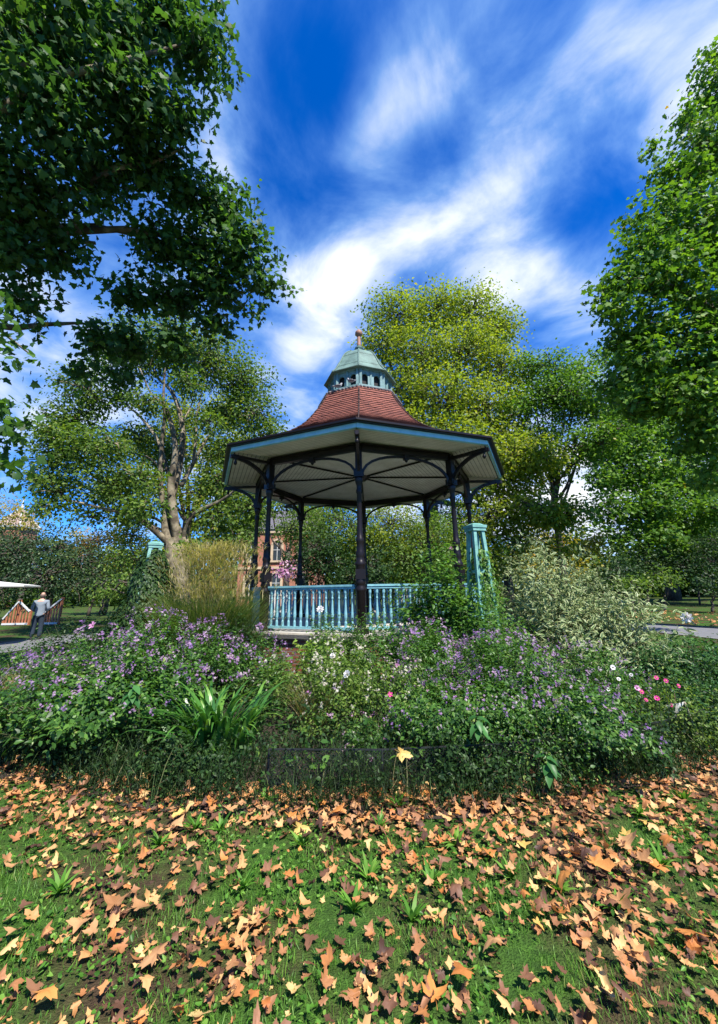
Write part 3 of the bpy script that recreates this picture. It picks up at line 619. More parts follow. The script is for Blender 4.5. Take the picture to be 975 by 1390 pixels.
# tall yellow-green plane behind the bandstand
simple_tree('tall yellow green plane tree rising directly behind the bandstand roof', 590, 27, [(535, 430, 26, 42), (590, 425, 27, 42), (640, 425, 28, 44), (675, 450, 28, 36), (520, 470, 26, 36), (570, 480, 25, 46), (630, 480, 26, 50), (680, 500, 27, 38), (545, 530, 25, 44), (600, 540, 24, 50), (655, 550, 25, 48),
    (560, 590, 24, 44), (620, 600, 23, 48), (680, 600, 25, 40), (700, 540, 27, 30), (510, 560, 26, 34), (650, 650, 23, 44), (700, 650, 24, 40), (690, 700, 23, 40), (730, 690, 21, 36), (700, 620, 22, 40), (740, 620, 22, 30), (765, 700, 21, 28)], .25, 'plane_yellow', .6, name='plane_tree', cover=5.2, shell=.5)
simple_tree('sunlit yellow green tree seen through the limbs of the left plane', 240, 30, [(190, 610, 30, 36), (235, 590, 30, 36), (285, 620, 30, 38), (330, 610, 31, 34), (210, 660, 29, 36), (265, 670, 29, 38), (320, 670, 30, 34), (180, 690, 29, 30), (290, 720, 28, 30), (360, 640, 30, 30), (250, 560, 30, 34), (310, 560, 31, 34), (150, 660, 30, 28)], .25, 'plane_yellow', .45, cover=4.0)
simple_tree('medium green tree between the tall yellow plane and the right hand canopy', 770, 24, [(750, 500, 24, 34), (790, 505, 24, 30), (735, 540, 24, 34), (780, 555, 24, 42), (820, 540, 23, 34), (730, 590, 24, 32), (700, 560, 24, 30), (715, 500, 25, 26), (770, 530, 23, 40), (835, 580, 22, 30), (755, 705, 21, 24), (785, 690, 21, 22), (780, 610, 23, 34), (815, 600, 22, 32), (720, 625, 23, 26), (755, 640, 24, 22), (825, 480, 24, 22)], .23, 'plane_right', .22, cover=4.2, shell=.4)
simple_tree('leafy green tree filling the view above the red brick hall', 385, 30, [(345, 690, 30, 26), (380, 680, 30, 28), (415, 690, 30, 26), (360, 655, 30, 24), (400, 655, 31, 26), (450, 690, 30, 30)], .22, 'plane_mid', .25, cover=3.2)
# low golden trees filling behind bandstand right
simple_tree('golden yellow tree low beyond the variegated shrub', 770, 38, [(740, 730, 36, 34), (790, 745, 38, 28), (720, 770, 34, 30), (770, 770, 36, 28), (805, 730, 40, 20)], .27, 'gold', .3, cover=3.0)
simple_tree('yellow green tree behind the right side of the balustrade', 690, 26, [(660, 700, 22, 34), (700, 740, 22, 36), (660, 760, 21, 34), (735, 700, 24, 28), (640, 730, 22, 28)], .2, 'plane_yellow', .35, cover=3.2)
# right tree with visible trunk
tb = G(916, 815)
t = tree('plane_tree', 'green plane tree with thick dark trunk standing on the lawn at right', tb)
mb = MB(); f = np.array([tb[0]-.1, tb[1], 7.5]); Yr = tb[1]
limb(mb, tb-UP*.05, f, .66, .5, (.1, 0, 0), 8, 12, .03)
lob = [(840, 560, Yr-5, 34), (880, 530, Yr-4, 38), (930, 520, Yr-4, 40), (985, 530, Yr-4, 50), (815, 610, Yr-6, 28), (820, 650, Yr-7, 26), (930, 750, Yr-9, 22), (975, 690, Yr-9, 34), (960, 750, Yr-9, 26), (905, 725, Yr-9, 22), (850, 600, Yr-6, 40), (870, 590, Yr-4, 42), (920, 560, Yr-4, 44), (960, 600, Yr-4, 46), (850, 640, Yr-6, 40), (900, 640, Yr-6, 44), (950, 660, Yr-5, 46), (830, 690, Yr-7, 32), (870, 700, Yr-7, 36), (920, 710, Yr-5, 36), (965, 720, Yr-4, 40), (880, 745, Yr-8, 24), (845, 730, Yr-7, 18), (1000, 640, Yr-4, 50), (900, 680, Yr-8, 34), (1000, 720, Yr-3, 44)]
for l in lob: limb(mb, f-UP*random.uniform(0, 2.5), P(*l[:3]), .2, .05, UP*.8+rng.normal(size=3)*.4, 8, 6, .05)
crown(t, lob, .29, MT['plane_right'], wood=mb, cover=3.2, tpl='lobed_lo', clump=9, bark='bark_dark', twig=.014, shell=.3)
# near canopy at upper right
t = tree('plane_tree', 'towering plane tree whose crown fills the upper right edge of the view', (15.5, 13.5))
mb = MB(); b0 = np.array([15.5, 13.5, 0]); top = np.array([15.0, 13.6, 12.]); limb(mb, b0, top, .6, .4, (.2, .1, 0), 8, 12, .04)
lob = [(985, 120, 12, 50), (960, 200, 12, 44), (1010, 220, 12.5, 60), (930, 245, 12, 38), (900, 290, 11.5, 38), (950, 310, 12, 56), (1010, 330, 12, 60), (870, 340, 11.5, 36), (915, 370, 11.5, 50), (965, 420, 12, 58), (850, 385, 11.5, 34), (835, 425, 11.5, 26), (875, 440, 12, 40), (925, 470, 12, 48), (975, 510, 12, 50), (870, 490, 12, 36), (850, 465, 12.5, 26),
       (840, 520, 14, 32), (890, 540, 13, 40), (860, 548, 12.5, 32), (920, 535, 12, 40), (975, 565, 12, 50), (935, 600, 13, 30), (985, 640, 13, 40), (1010, 450, 12, 60), (1060, 300, 13, 70), (815, 395, 11.5, 14), (885, 200, 12, 12), (905, 230, 12, 16), (855, 300, 11.6, 14), (930, 160, 12, 16), (965, 80, 12, 18)]
for l in lob[::2]: limb(mb, b0+(top-b0)*random.uniform(.5, 1), P(*l[:3]), .18, .04, UP*.8+rng.normal(size=3)*.4, 8, 6, .05)
crown(t, lob, .18, MT['plane_right'], wood=mb, cover=3.4, tpl='lobed_lo', clump=9, up=.45, twig=.010, shell=.35)

# yews and background trees on the left
simple_tree('broad dark green yew beyond the lawn at left', 60, 27, [(20, 750, 26, 38), (70, 745, 27, 38), (110, 765, 27, 34), (140, 790, 27, 24), (60, 780, 25, 38), (0, 790, 25, 38), (100, 795, 26, 28), (-40, 770, 26, 50), (-20, 735, 28, 34)], .17, 'yew', .4, cover=2.8, name='yew_tree', clump=14, up=.2, flat=.9, shell=.6)
simple_tree('yellow green tree behind the yew and the orange maple', 140, 34, [(110, 735, 34, 24), (145, 740, 34, 28), (175, 735, 33, 28), (165, 770, 32, 28), (130, 770, 34, 22)], .24, 'gold', .3, cover=3.0)
simple_tree('small orange leaved maple glowing between the yellow trees', 122, 32, [(122, 735, 32, 12), (135, 728, 32, 11), (116, 748, 32, 9)], .2, 'orange_leaf', .12, cover=2.2, name='maple_tree')
simple_tree('tall golden tree top beyond the yew at the far left', 25, 48, [(20, 700, 48, 28), (45, 705, 48, 20), (-10, 690, 48, 28)], .3, 'gold', .3, cover=1.5)
simple_tree('pale green leafy shrub between the yew and ivy obelisk', 170, 15, [(165, 790, 15, 26), (185, 760, 15.5, 28), (160, 760, 16, 22), (140, 800, 15, 20), (180, 725, 17, 20)], .13, 'shrub_light', .12, cover=2.3, name='shrub')
# shrubbery behind the bandstand, each a bush of its own
for i, (px, py, Y, r, mt, lb) in enumerate([(430, 745, 20, 38, 'shrub_dark', 'dark evergreen bush seen through the left bay of the bandstand'), (470, 715, 22, 50, 'shrub_light', 'light green bush behind the central column left side'), (530, 715, 22, 52, 'plane_yellow', 'yellow green bush seen just right of the central column'),
    (580, 735, 21, 48, 'shrub_light', 'fresh green bush behind the right bay of the bandstand'), (620, 710, 24, 52, 'plane_right', 'mid green bush behind the rear right column'), (412, 705, 24, 30, 'plane_mid', 'mid green bush right of the red brick hall'), (355, 760, 19, 14, 'mauve', 'pink flowering bush in front of the red brick hall'),
    (500, 770, 19, 34, 'shrub_dark', 'low dark bush behind the central column and rail'), (330, 700, 22, 26, 'plane_mid', 'green bush behind the tall plumed grass')]):
    if i == 6: px, py, r = 388, 772, 10
    simple_tree(lb, px, Y, [(px, py, Y, r), (px-r*.6, py+r*.5, Y-.5, r*.7), (px+r*.6, py+r*.5, Y-.5, r*.7), (px, py+r*.9, Y, r*.7)], .15, mt, .08, cover=3.2, name='bush', group='bushes behind the bandstand', clump=10, twig=.01)
for (px, py, Y, r, mt, lb) in [(880, 765, 34, 30, 'shrub_dark', 'dark bush left of the trunk of the right plane tree'), (950, 755, 33, 36, 'shrub_dark', 'dark bush at the right edge beyond the lawn'), (840, 775, 30, 24, 'shrub_dark', 'dark bush above the tips of the variegated dogwood'), (760, 742, 21, 24, 'plane_yellow', 'yellow green bush rising straight behind the variegated dogwood'), (900, 782, 26, 18, 'plane_mid', 'low green bush before the trunk of the right plane tree'), (965, 785, 24, 20, 'shrub_dark', 'low dark bush standing in for shade on the lawn by the right edge'), (855, 790, 24, 14, 'shrub_light', 'small pale green bush left of the right trunk'), (1000, 745, 30, 44, 'shrub_dark', 'dark bush just off the right edge of the lawn'), (800, 790, 28, 18, 'shrub_dark', 'small dark bush behind the variegated dogwood')]:  # low dark bush by the right edge stands in for lawn shadow
    simple_tree(lb, px, Y, [(px, py, Y, r), (px-r*.6, py+r*.4, Y-.5, r*.6), (px+r*.6, py+r*.4, Y-.5, r*.6)], .2, mt, .08, cover=3.2, name='bush', group='dark bushes beyond the right lawn', clump=10, twig=.01)
# far wood
Cs, Ns = [], []
for i in range(170):
    a = rad(-100+200*i/169); R = 66+rng.uniform(-6, 6); h = rng.uniform(6, 11) if abs(a) < rad(60) else rng.uniform(9, 15)
    c = np.array([R*math.sin(a), 6+R*math.cos(a), h*.5]); k = 420
    u = unit(rng.normal(size=(k, 3))); Cs.append(c+u*np.array([3.6, 2.2, h*.55])*(.75+.25*rng.random((k, 1)))); Ns.append(u+UP*.5+rng.normal(size=(k, 3))*.4)
C = np.concatenate(Cs); o = leaves('far_wood', C, np.concatenate(Ns), rng.uniform(.5, 1.1, len(C)), MT['plane_mid'], 'simple'); tag(o, 'distant belt of mixed green trees closing the park', 'woodland', kind='stuff')

# ------------------------------------------------------------------ buildings
def hall():
    c = P(375, 790, 46); c[2] = 0
    t = thing('brick_hall', 'red brick hall with arched stone windows seen through the left of the bandstand', 'building', c)
    w, h, dp = 4.4, 8.6, 6.0
    mb = MB(); mb.quad([(-w, 0, 0), (w, 0, 0), (w, 0, h), (-w, 0, h)], [(0, 0), (2*w, 0), (2*w, h), (0, h)]); mb.quad([(w, 0, 0), (w, 2*dp, 0), (w, 2*dp, h), (w, 0, h)], [(0, 0), (2*dp, 0), (2*dp, h), (0, h)]); mb.quad([(-w, 2*dp, 0), (-w, 0, 0), (-w, 0, h), (-w, 2*dp, h)], [(0, 0), (2*dp, 0), (2*dp, h), (0, h)])
    mb.build('wall', MT['hall_brick'], t)
    mb = MB(); mb.quad([(-w-.3, -.3, h), (w+.3, -.3, h), (w+.3, dp, h+3.4), (-w-.3, dp, h+3.4)]); mb.quad([(w+.3, 2*dp+.3, h), (-w-.3, 2*dp+.3, h), (-w-.3, dp, h+3.4), (w+.3, dp, h+3.4)]); mb.quad([(w, 0, h), (w, 2*dp, h), (w, dp, h+3.35)]); mb.quad([(-w, 2*dp, h), (-w, 0, h), (-w, dp, h+3.35)]); mb.build('roof', MT['roof_dark'], t)
    mb = MB(); mb.box((0, -.06, h-.25), (w+.05, .1, .2)); mb.box((0, -.05, 4.2), (w+.03, .08, .14)); mb.build('string_course', MT['dressing'], t)
    for x in (-3.0, 0, 3.0):
        for z in (1.3, 5.0):
            fr = MB(); fr.box((x-.6, -.07, z+.9), (.13, .09, .9)); fr.box((x+.6, -.07, z+.9), (.13, .09, .9)); fr.box((x, -.08, z-.1), (.85, .12, .1))
            pp = [(x+.6*math.cos(PI*i/8), -.07, z+1.8+.6*math.sin(PI*i/8)) for i in range(9)]
            for i in range(8): fr.bar(pp[i], pp[i+1], .18, .24)
            fo = fr.build('window', MT['dressing'], t)
            gl = MB(); gl.quad([(x-.5, -.02, z), (x+.5, -.02, z), (x+.5, -.02, z+1.8), (x+.35, -.02, z+2.15), (x, -.02, z+2.3), (x-.35, -.02, z+2.15), (x-.5, -.02, z+1.8)]); gl.build('pane', MT['glass'], fo)
            gb = MB(); gb.box((x, -.04, z+1.1), (.03, .02, 1.1)); gb.box((x, -.045, z+1.2), (.48, .02, .03)); gb.build('glazing_bar', MT['picket'], fo)
hall()
def turret():
    c = P(8, 790, 62); c[2] = 0
    t = thing('brick_turret', 'pinkish brick gable with white trim poking above the yew at left', 'building', c)
    zt = P(8, 690, 62)[2]; ze = P(8, 716, 62)[2]; w = 1.9
    mb = MB(); 
    for k in range(4):
        a = Vector(((w if k in (0, 1) else -w) * (1 if k != 0 else -1) , 0, 0))
    cs = [(-w, -w), (w, -w), (w, w), (-w, w)]
    for i in range(4):
        a, b = cs[i], cs[(i+1) % 4]; mb.quad([(a[0], a[1], 0), (b[0], b[1], 0), (b[0], b[1], ze), (a[0], a[1], ze)], [(0, 0), (2*w, 0), (2*w, ze), (0, ze)])
    mb.build('wall', MT['hall_brick'], t)
    mb = MB()
    for i in range(4):
        a, b = cs[i], cs[(i+1) % 4]; mb.quad([(a[0]*1.1, a[1]*1.1, ze), (b[0]*1.1, b[1]*1.1, ze), (0, 0, zt)])
    r = mb.build('roof', MT['hall_brick'], t)
    mb = MB()
    for (a, b) in cs: mb.bar((a*1.12, b*1.12, ze-.1), (0, 0, zt+.1), .16, .16)
    mb.lathe([(.2, zt-.2), (.28, zt+.1), (.12, zt+.5), (.05, zt+1.4), (0, zt+1.5)], seg=8)
    for i in range(4):
        a, b = cs[i], cs[(i+1) % 4]; mb.bar((a[0]*1.12, a[1]*1.12, ze-.1), (b[0]*1.12, b[1]*1.12, ze-.1), .2, .25)
    mb.build('white_trim', MT['picket'], r)
turret()

# picket fence behind the bandstand
a, b = P(345, 790, 24), P(640, 790, 24); t = thing('picket_fence', 'pale picket fence standing just behind the bandstand rail', 'fence', (a[0], a[1], 0))
L_ = b[0]-a[0]; mb = MB()
for i in range(int(L_/.14)): mb.box((i*.14, 0, .9), (.045, .012, .9))
mb.build('pickets', MT['picket'], t); mb = MB(); mb.box((L_/2, .04, .5), (L_/2, .025, .05)); mb.box((L_/2, .04, 1.5), (L_/2, .025, .05)); mb.build('fence_rail', MT['picket'], t)
for i in range(5): mb = MB(); mb.box((L_*i/4, .12, .95), (.05, .05, .95)); mb.build('post', MT['picket'], t)

# sloping slatted railings across the left lawn
def slats(x0, z0, x1, z1, Y, label, base=0.0):
    a = np.array(x0); t = thing('slatted_railing', label, 'railing', (x0, Y, base), 0, 'brown slatted railings beyond the left lawn')
    W = x1-x0; n = int(abs(W)/.16); mb = MB()
    for i in range(n+1): mb.box((W*i/n, 0, (z0+(z1-z0)*i/n)*.5-.02), (.045, .02, (z0+(z1-z0)*i/n)*.5))
    mb.build('slats', MT['slat'], t)
    mb = MB(); mb.bar((0, -.03, z0), (W, -.03, z1), .08, .08); mb.build('handrail', MT['picket'], t)
    mb = MB(); mb.bar((0, -.04, .08), (W, -.04, .08), .08, .10); mb.build('bottom_board', MT['picket'], t)
    for xx in (0, W): mb = MB(); zz = (z0 if xx == 0 else z1)+.1; mb.box((xx, .06, zz/2), (.06, .05, zz/2)); mb.build('post', MT['slat'], t)
Yf = 24.0
q = lambda px, py: P(px, py, Yf)
slats(q(7, 830)[0], .35, q(26, 820)[0], 1.30, Yf, 'brown slatted railing rising to the right, left of the person')
slats(q(27, 820)[0], 1.30, q(42, 826)[0], .75, Yf, 'short brown slatted railing sloping down behind the shoulder of the person')
slats(q(58, 830)[0], .55, q(84, 815)[0], 1.40, Yf, 'brown slatted railing rising right of the person')

# white parasol at left edge
c = P(-50, 780, 14.); c[2] = 0
t = thing('parasol', 'white parasol whose edge enters at the left border', 'parasol', c)
mb = MB(); zE = P(33, 794, 14.)[2]; Rr = P(33, 794, 14.)[0]-c[0]
mb.lathe([(Rr, zE-.05), (Rr, zE), (Rr*.5, zE+.14), (.03, zE+.28), (0.0, zE+.29)], seg=8); o = mb.build('canopy', MT['white_cloth'], t)
mb = MB(); mb.lathe([(.4, 0), (.4, .08), (.05, .1), (.028, .2), (.028, zE+.8), (0, zE+.85)], seg=12); mb.build('pole', MT['picket'], t)

# obelisk plant supports
def obelisk(label, loc, H, w0, w1, rz):
    t = thing('garden_obelisk', label, 'plant support', loc, rz, 'teal painted wooden obelisks in the flower bed')
    cs = [(-1, -1), (1, -1), (1, 1), (-1, 1)]
    for (x, y) in cs: mb = MB(); mb.bar((x*w0, y*w0, 0), (x*w1, y*w1, H), .065, .065); mb.build('leg', MT['teal'], t)
    for f in (.18, .45, .72):
        ww = w0+(w1-w0)*f; mb = MB()
        for i in range(4): a, b = cs[i], cs[(i+1) % 4]; mb.bar((a[0]*ww, a[1]*ww, H*f), (b[0]*ww, b[1]*ww, H*f), .03, .05)
        mb.build('cross_rail', MT['teal'], t)
    mb = MB(); mb.box((0, 0, H+.03), (.145, .145, .03)); mb.box((0, 0, H+.085), (.16, .16, .026)); n = len(mb.v); mb.lathe([(.19, H+.11), (.10, H+.15), (0, H+.16)], seg=4, rot=PI/4); mb.build('cap', MT['teal'], t)
    return t
ob = P(645, 720, 7.6); OB = obelisk('teal wooden obelisk with flat cap beside the right column', (ob[0], ob[1], 0), ob[2]-.02, .22, .09, .35)
ob2 = P(217, 744, 9.2); OB2 = obelisk('ivy smothered teal obelisk beside the tall plumed grass', (ob2[0]-.12, ob2[1], 0), ob2[2], .42, .10, .6)

# ------------------------------------------------------------------ plants in the bed
def bush(name, label, px, Y, py_top, wpx, leaf, mat, n, flowers=None, tpl='ovate', depthf=.8, group=None, cat='plant', stems=26, zlo=.12, upn=.7, edge=False, droop=-.1, lump=.30, stem='stem'):
    top = P(px, py_top, Y); H = top[2]; R = wpx/2*depth(top)/FPX; base = np.array([top[0], Y, 0])
    t = thing(name, label, cat, base, 0, group)
    # shoots radiating from the base, leaves along their upper parts
    k = max(30, n//26); u = unit(np.stack([rng.normal(size=k), rng.normal(size=k), np.abs(rng.normal(size=k))*.9+.05], 1))
    lum = 1+lump*np.sin(u[:, 0]*5+px)+lump*.6*np.sin(u[:, 1]*7+u[:, 0]*4+py_top)
    tip = base + u*np.array([R, R*depthf, 0])*1.0*lum[:, None] + UP*(zlo*H + (H*(1-zlo))*(u[:, 2]**.75)*np.clip(lum, .7, 1.08))[:, None]
    tip += rng.normal(size=(k, 3))*.03
    mid = base + (tip-base)*np.array([.45, .45, .55])
    s = .35+.65*rng.random(n)**.55; j = rng.integers(0, k, n); s_ = s[:, None]
    p = (1-s_)**2*(base+(tip[j]-base)*.1) + 2*s_*(1-s_)*mid[j] + s_**2*tip[j]; p = p + rng.normal(size=(n, 3))*leaf*.8
    ln = np.sin(p[:, 0]*9+py_top)*np.sin(p[:, 1]*8+px)*np.sin(p[:, 2]*11+Y); kp = rng.random(n) < np.clip(.9+ln*1.5, .05, 1); p, j, s_ = p[kp], j[kp], s_[kp]; n = len(p)
    p[:, 2] = np.maximum(p[:, 2], .02); out = unit(p-base-UP*H*.3)
    nn = out*.35 + UP*upn + rng.normal(size=(n, 3))*.42; dd = out*.8+rng.normal(size=(n, 3))*.6+UP*droop
    ct = rng.random(k)[j]
    leaves('foliage', p, nn, leaf*rng.uniform(.55, 1.25, n), MT[mat], tpl, t, np.clip(ct*.35+rng.random(n)*.65, 0, 1), dd, edge)
    mb = MB()
    for i in rng.choice(k, min(k, stems), replace=False):
        mb.tube([Vector(q) for q in bez(base+(tip[i]-base)*np.array([.08, .08, 0]), tip[i], (mid[i]-(base+tip[i])/2)*1.0, 5)], [.008, .007, .005, .004, .002], 4, False)
    mb.v = [tuple(q) for q in local(t, np.array(mb.v))]; mb.build('stems', MT[stem], t)
    if flowers:
        for (fm, cnt, fs, hi, spike) in flowers:
            jj = rng.choice(k, max(4, cnt//spike), replace=True); jj = jj[u[jj, 2] > .15] if (u[jj, 2] > .15).sum() > 3 else jj
            idx = np.repeat(np.arange(len(jj)), spike); b_ = tip[jj] + rng.normal(size=(len(jj), 3))*np.array([.05, .05, .03])
            f = b_[idx] + np.stack([rng.normal(size=len(idx))*fs*.9, rng.normal(size=len(idx))*fs*.9, rng.random(len(idx))*hi], 1)
            o = leaves('blossoms', f, unit(f-base-UP*H*.4)*.7+rng.normal(size=(len(idx), 3))*.5+UP*.3, fs*rng.uniform(.6, 1.2, len(idx)), MT[fm], 'petal5', t, np.clip(rng.random(len(jj))[idx]*.6+rng.random(len(idx))*.4, 0, 1)); o['kind'] = 'stuff'
    return t, tip
PF = [('purple', 1900, .018, .09, 7)]
GP = 'purple flowering plants in the flower bed'
bush('salvia', 'mauve flowered bushy plant at the far left of the bed', 120, 5.9, 862, 190, .05, 'salvia', 11000, PF, group=GP)
bush('salvia', 'tall purple flowered plant right behind the strap leaved clump', 215, 6.6, 838, 180, .05, 'salvia', 11000, PF, group=GP)
bush('salvia', 'mauve flowered plant in front of the plumed grass', 305, 6.8, 848, 130, .05, 'salvia', 8000, PF, group=GP)
bush('salvia', 'low broad leaved purple plant at the left front of the bed', 130, 4.95, 905, 210, .065, 'salvia', 8000, [('purple', 1000, .013, .06, 7)], group=GP, zlo=.5, depthf=1.1)
bush('salvia', 'purple flowered plant left of the strap leaved clump', 205, 5.2, 880, 120, .075, 'salvia', 4500, [('purple', 500, .013, .06, 7)], group=GP)
bush('salvia', 'purple flowered plant below the climber at the right bay', 600, 6.5, 850, 170, .045, 'salvia', 12000, PF, group=GP)
bush('salvia', 'wide mauve flowered mound right of the bed centre', 680, 5.6, 865, 220, .045, 'salvia', 16000, [('purple', 2200, .016, .07, 7)], group=GP)
bush('salvia', 'purple flowered mound at the front right of centre', 620, 4.9, 925, 190, .05, 'salvia', 11000, [('purple', 1100, .012, .06, 7)], group=GP, zlo=.5, depthf=1.1)
bush('salvia', 'violet flowered mound overhanging the lawn at right', 755, 4.75, 925, 190, .05, 'salvia', 12000, [('purple', 1300, .012, .06, 7)], group=GP, zlo=.5, depthf=1.1)
bush('salvia', 'mauve flowered plant below the variegated dogwood', 800, 5.8, 880, 150, .045, 'salvia', 8000, [('purple', 900, .013, .06, 7)], group=GP)
# broad leaf shoots hanging at the front right
for (px, py, Y, lb) in ((745, 1045, 3.72, 'broad leaved shoot drooping over the lawn at right'), (650, 990, 3.9, 'broad leaved shoot in the dark centre of the front edge'), (180, 945, 4.3, 'broad leaved shoot left of the strap leaved clump')):
    c = P(px, py, Y); t = thing('broad_leaved_shoot', lb, 'plant', (c[0], c[1], 0), 0, 'broad leaved shoots at the bed edge')
    mb = MB(); pts = bez((0, .25, .02), (0, 0, c[2]+.12), (0, .1, .1), 6); mb.tube([Vector(q_) for q_ in pts], [.007]*6, 5); mb.build('stem', MT['stem'], t)
    for i in range(9):
        a = i*2.4+rng.uniform(-.3, .3); z = c[2]+.10-.03*(i//2); b_ = np.array([[c[0], c[1], z]]); d_ = np.array([[math.cos(a)*.8, math.sin(a)*.8-.3, -.55-.05*i]])
        leaves('leaf', b_, np.array([[math.cos(a)*.4, math.sin(a)*.4-.3, .8]]), np.array([rng.uniform(.10, .15)]), MT['salvia_big'], 'ovate', t, None, d_)
# strap leaved clump
c = P(292, 985, 4.75); t = thing('strap_leaved_plant', 'clump of glossy arching strap leaves at the left front of the bed', 'plant', (c[0], c[1], 0))
n = 150; B = np.array([c[0], c[1], .02]) + np.stack([rng.normal(0, .17, n), rng.normal(0, .13, n), np.zeros(n)], 1)
az = np.arctan2(B[:, 1]-c[1], B[:, 0]-c[0])+rng.normal(0, .45, n)
blades('strap_leaves', B, rng.uniform(.55, .95, n), rng.uniform(.05, .6, n), .056, MT['strap'], 8, t, 1.1, az)
# plumed grass
c = P(282, 830, 8.2); t = thing('plumed_grass', 'tall ornamental grass with beige plumes left of the bandstand', 'ornamental grass', (c[0], c[1], 0))
n = 4600; B = np.array([c[0], c[1], 0]) + np.stack([rng.normal(0, .30, n), rng.normal(0, .28, n), np.zeros(n)], 1); az = np.arctan2(B[:, 1]-c[1], B[:, 0]-c[0])+rng.normal(0, .6, n)
blades('grass_blades', B, rng.uniform(.9, 2.1, n), rng.uniform(.02, .26, n), .013, MT['misc'], 6, t, .9, az)
n = 1300; zt = P(282, 744, 8.2)[2]; az = rng.uniform(0, 2*PI, n); sp_ = rng.random(n)**.6
st = np.stack([c[0]+rng.normal(0, .32, n)+np.cos(az)*sp_*.45, c[1]+np.sin(az)*sp_*.35, zt*(1-.42*rng.random(n)**1.3)], 1)
blades('plumes', np.repeat(st, 3, 0)+rng.normal(0, .02, (n*3, 3)), rng.uniform(.10, .28, n*3), rng.uniform(.0, .9, n*3), .013, MT['plume'], 4, t, 1.2, np.repeat(az, 3)+rng.normal(0, .5, n*3))
n = 260; B = np.array([c[0], c[1], .1]) + rng.normal(0, .25, (n, 3))*np.array([1, 1, 0]); blades('flower_stalks', B, rng.uniform(1.5, zt*.95, n), rng.uniform(0, .16, n), .006, MT['blond'], 5, t, .25)
# blond grasses far left and small tuft in the middle
for (px, Y, h, sp, nn_, lb, mt) in ((35, 6.1, .75, .55, 1500, 'straw coloured feathery grass at the left end of the bed', 'blond'), (425, 5.3, .75, .10, 220, 'small brown tipped tuft in front of the pale rose bush', 'blond'), (15, 5.3, .62, .5, 1500, 'dark fine leaved grass beside the lawn at far left', 'bed_grass_shade')):
    c = P(px, 960, Y); t = thing('grass_clump', lb, 'ornamental grass', (c[0], c[1], 0)); B = np.array([c[0], c[1], 0])+rng.normal(0, sp*.5, (nn_, 3))*np.array([1, .7, 0]); az = np.arctan2(B[:, 1]-c[1], B[:, 0]-c[0])+rng.normal(0, .7, nn_)
    blades('grass_blades', B, rng.uniform(h*.6, h*1.15, nn_), rng.uniform(.05, .5, nn_), .006, MT[mt], 5, t, 1.0, az)
# pale rose bush in the middle
bush('rose_bush', 'pale flowered rose bush in the middle below the brick plinth', 440, 5.9, 868, 160, .048, 'shrub_light', 6500, [('pale', 700, .016, .05, 5)], lump=.3, cat='shrub')
bush('rose_bush', 'straggly cream and pink flowered bush at the bed centre', 495, 5.2, 890, 150, .045, 'shrub_light', 5200, [('pale', 600, .015, .05, 5), ('mauve', 160, .016, .05, 5)], lump=.35, cat='shrub')
bush('leafy_plant', 'lime green leafy plant beside the brick plinth', 425, 7.0, 850, 56, .09, 'lime', 420, cat='plant')
bush('leafy_plant', 'green leafy plant between the plinth and strap leaves', 372, 6.3, 890, 60, .085, 'climber', 900)
bush('phlox', 'pink flowered plant trailing over the mesh fence at centre', 512, 4.6, 975, 110, .035, 'salvia', 2600, [('mauve', 150, .013, .04, 6), ('pale', 80, .01, .04, 5)], lump=.35)
# climber in the right bay
bush('climbing_shrub', 'leafy climber covering the right bay balustrade', 592, 7.9, 748, 128, .095, 'climber', 9500, [('mauve', 60, .02, .06, 8)], cat='shrub', depthf=.5)
bush('climbing_shrub', 'lower leafy climber against the foot of the obelisk', 630, 7.4, 800, 90, .08, 'climber', 2800, cat='shrub')
# vine on the right obelisk, ivy on the left one
n = 1500; h = rng.random(n)**.7; a = rng.uniform(0, 2*PI, n); o3 = np.array([ob[0], ob[1], 0]); rr = .12+.28*(1-h)+rng.normal(0, .04, n)
p = o3 + np.stack([np.cos(a)*rr+.05, np.sin(a)*rr, .2+h*(ob[2]-.55)], 1); t = thing('vine', 'green vine climbing the teal obelisk beside the right column', 'vine', (ob[0], ob[1], 0))
leaves('foliage', p, np.stack([np.cos(a), np.sin(a), .6+0*a], 1)+rng.normal(0, .3, (n, 3)), rng.uniform(.04, .09, n), MT['climber'], 'ovate', t, None, np.stack([0*a, 0*a, -1+0*a], 1)+rng.normal(0, .5, (n, 3)))
n = 7000; h = rng.random(n); a = rng.uniform(0, 2*PI, n); o3 = np.array([ob2[0]-.12, ob2[1], 0]); rr = (.18+.75*(1-h**1.6))*(.85+.18*np.sin(a*3+h*9))*rng.uniform(.8, 1.05, n)
p = o3 + np.stack([np.cos(a)*rr, np.sin(a)*rr, .05+h*(ob2[2]-.08)], 1); t = thing('ivy', 'dense dark ivy cone smothering the left obelisk', 'ivy', (ob2[0]-.12, ob2[1], 0))
leaves('foliage', p, np.stack([np.cos(a), np.sin(a), .5+0*a], 1)+rng.normal(0, .3, (n, 3)), rng.uniform(.06, .11, n), MT['shrub_dark'], 'ovate', t, None, np.stack([0*a, 0*a, -1+0*a], 1)+rng.normal(0, .5, (n, 3)))
# variegated dogwood
bush('variegated_shrub', 'large cream edged variegated dogwood right of the bandstand', 745, 7.6, 742, 150, .115, 'varieg', 8500, tpl='lance', cat='shrub', edge=True, stem='stem_brown', upn=.25, lump=.25, droop=.15)
bush('variegated_shrub', 'lower variegated dogwood spreading to the right of the large one', 810, 7.0, 802, 170, .115, 'varieg', 6000, tpl='lance', cat='shrub', edge=True, stem='stem_brown', upn=.25, lump=.3, droop=.15)
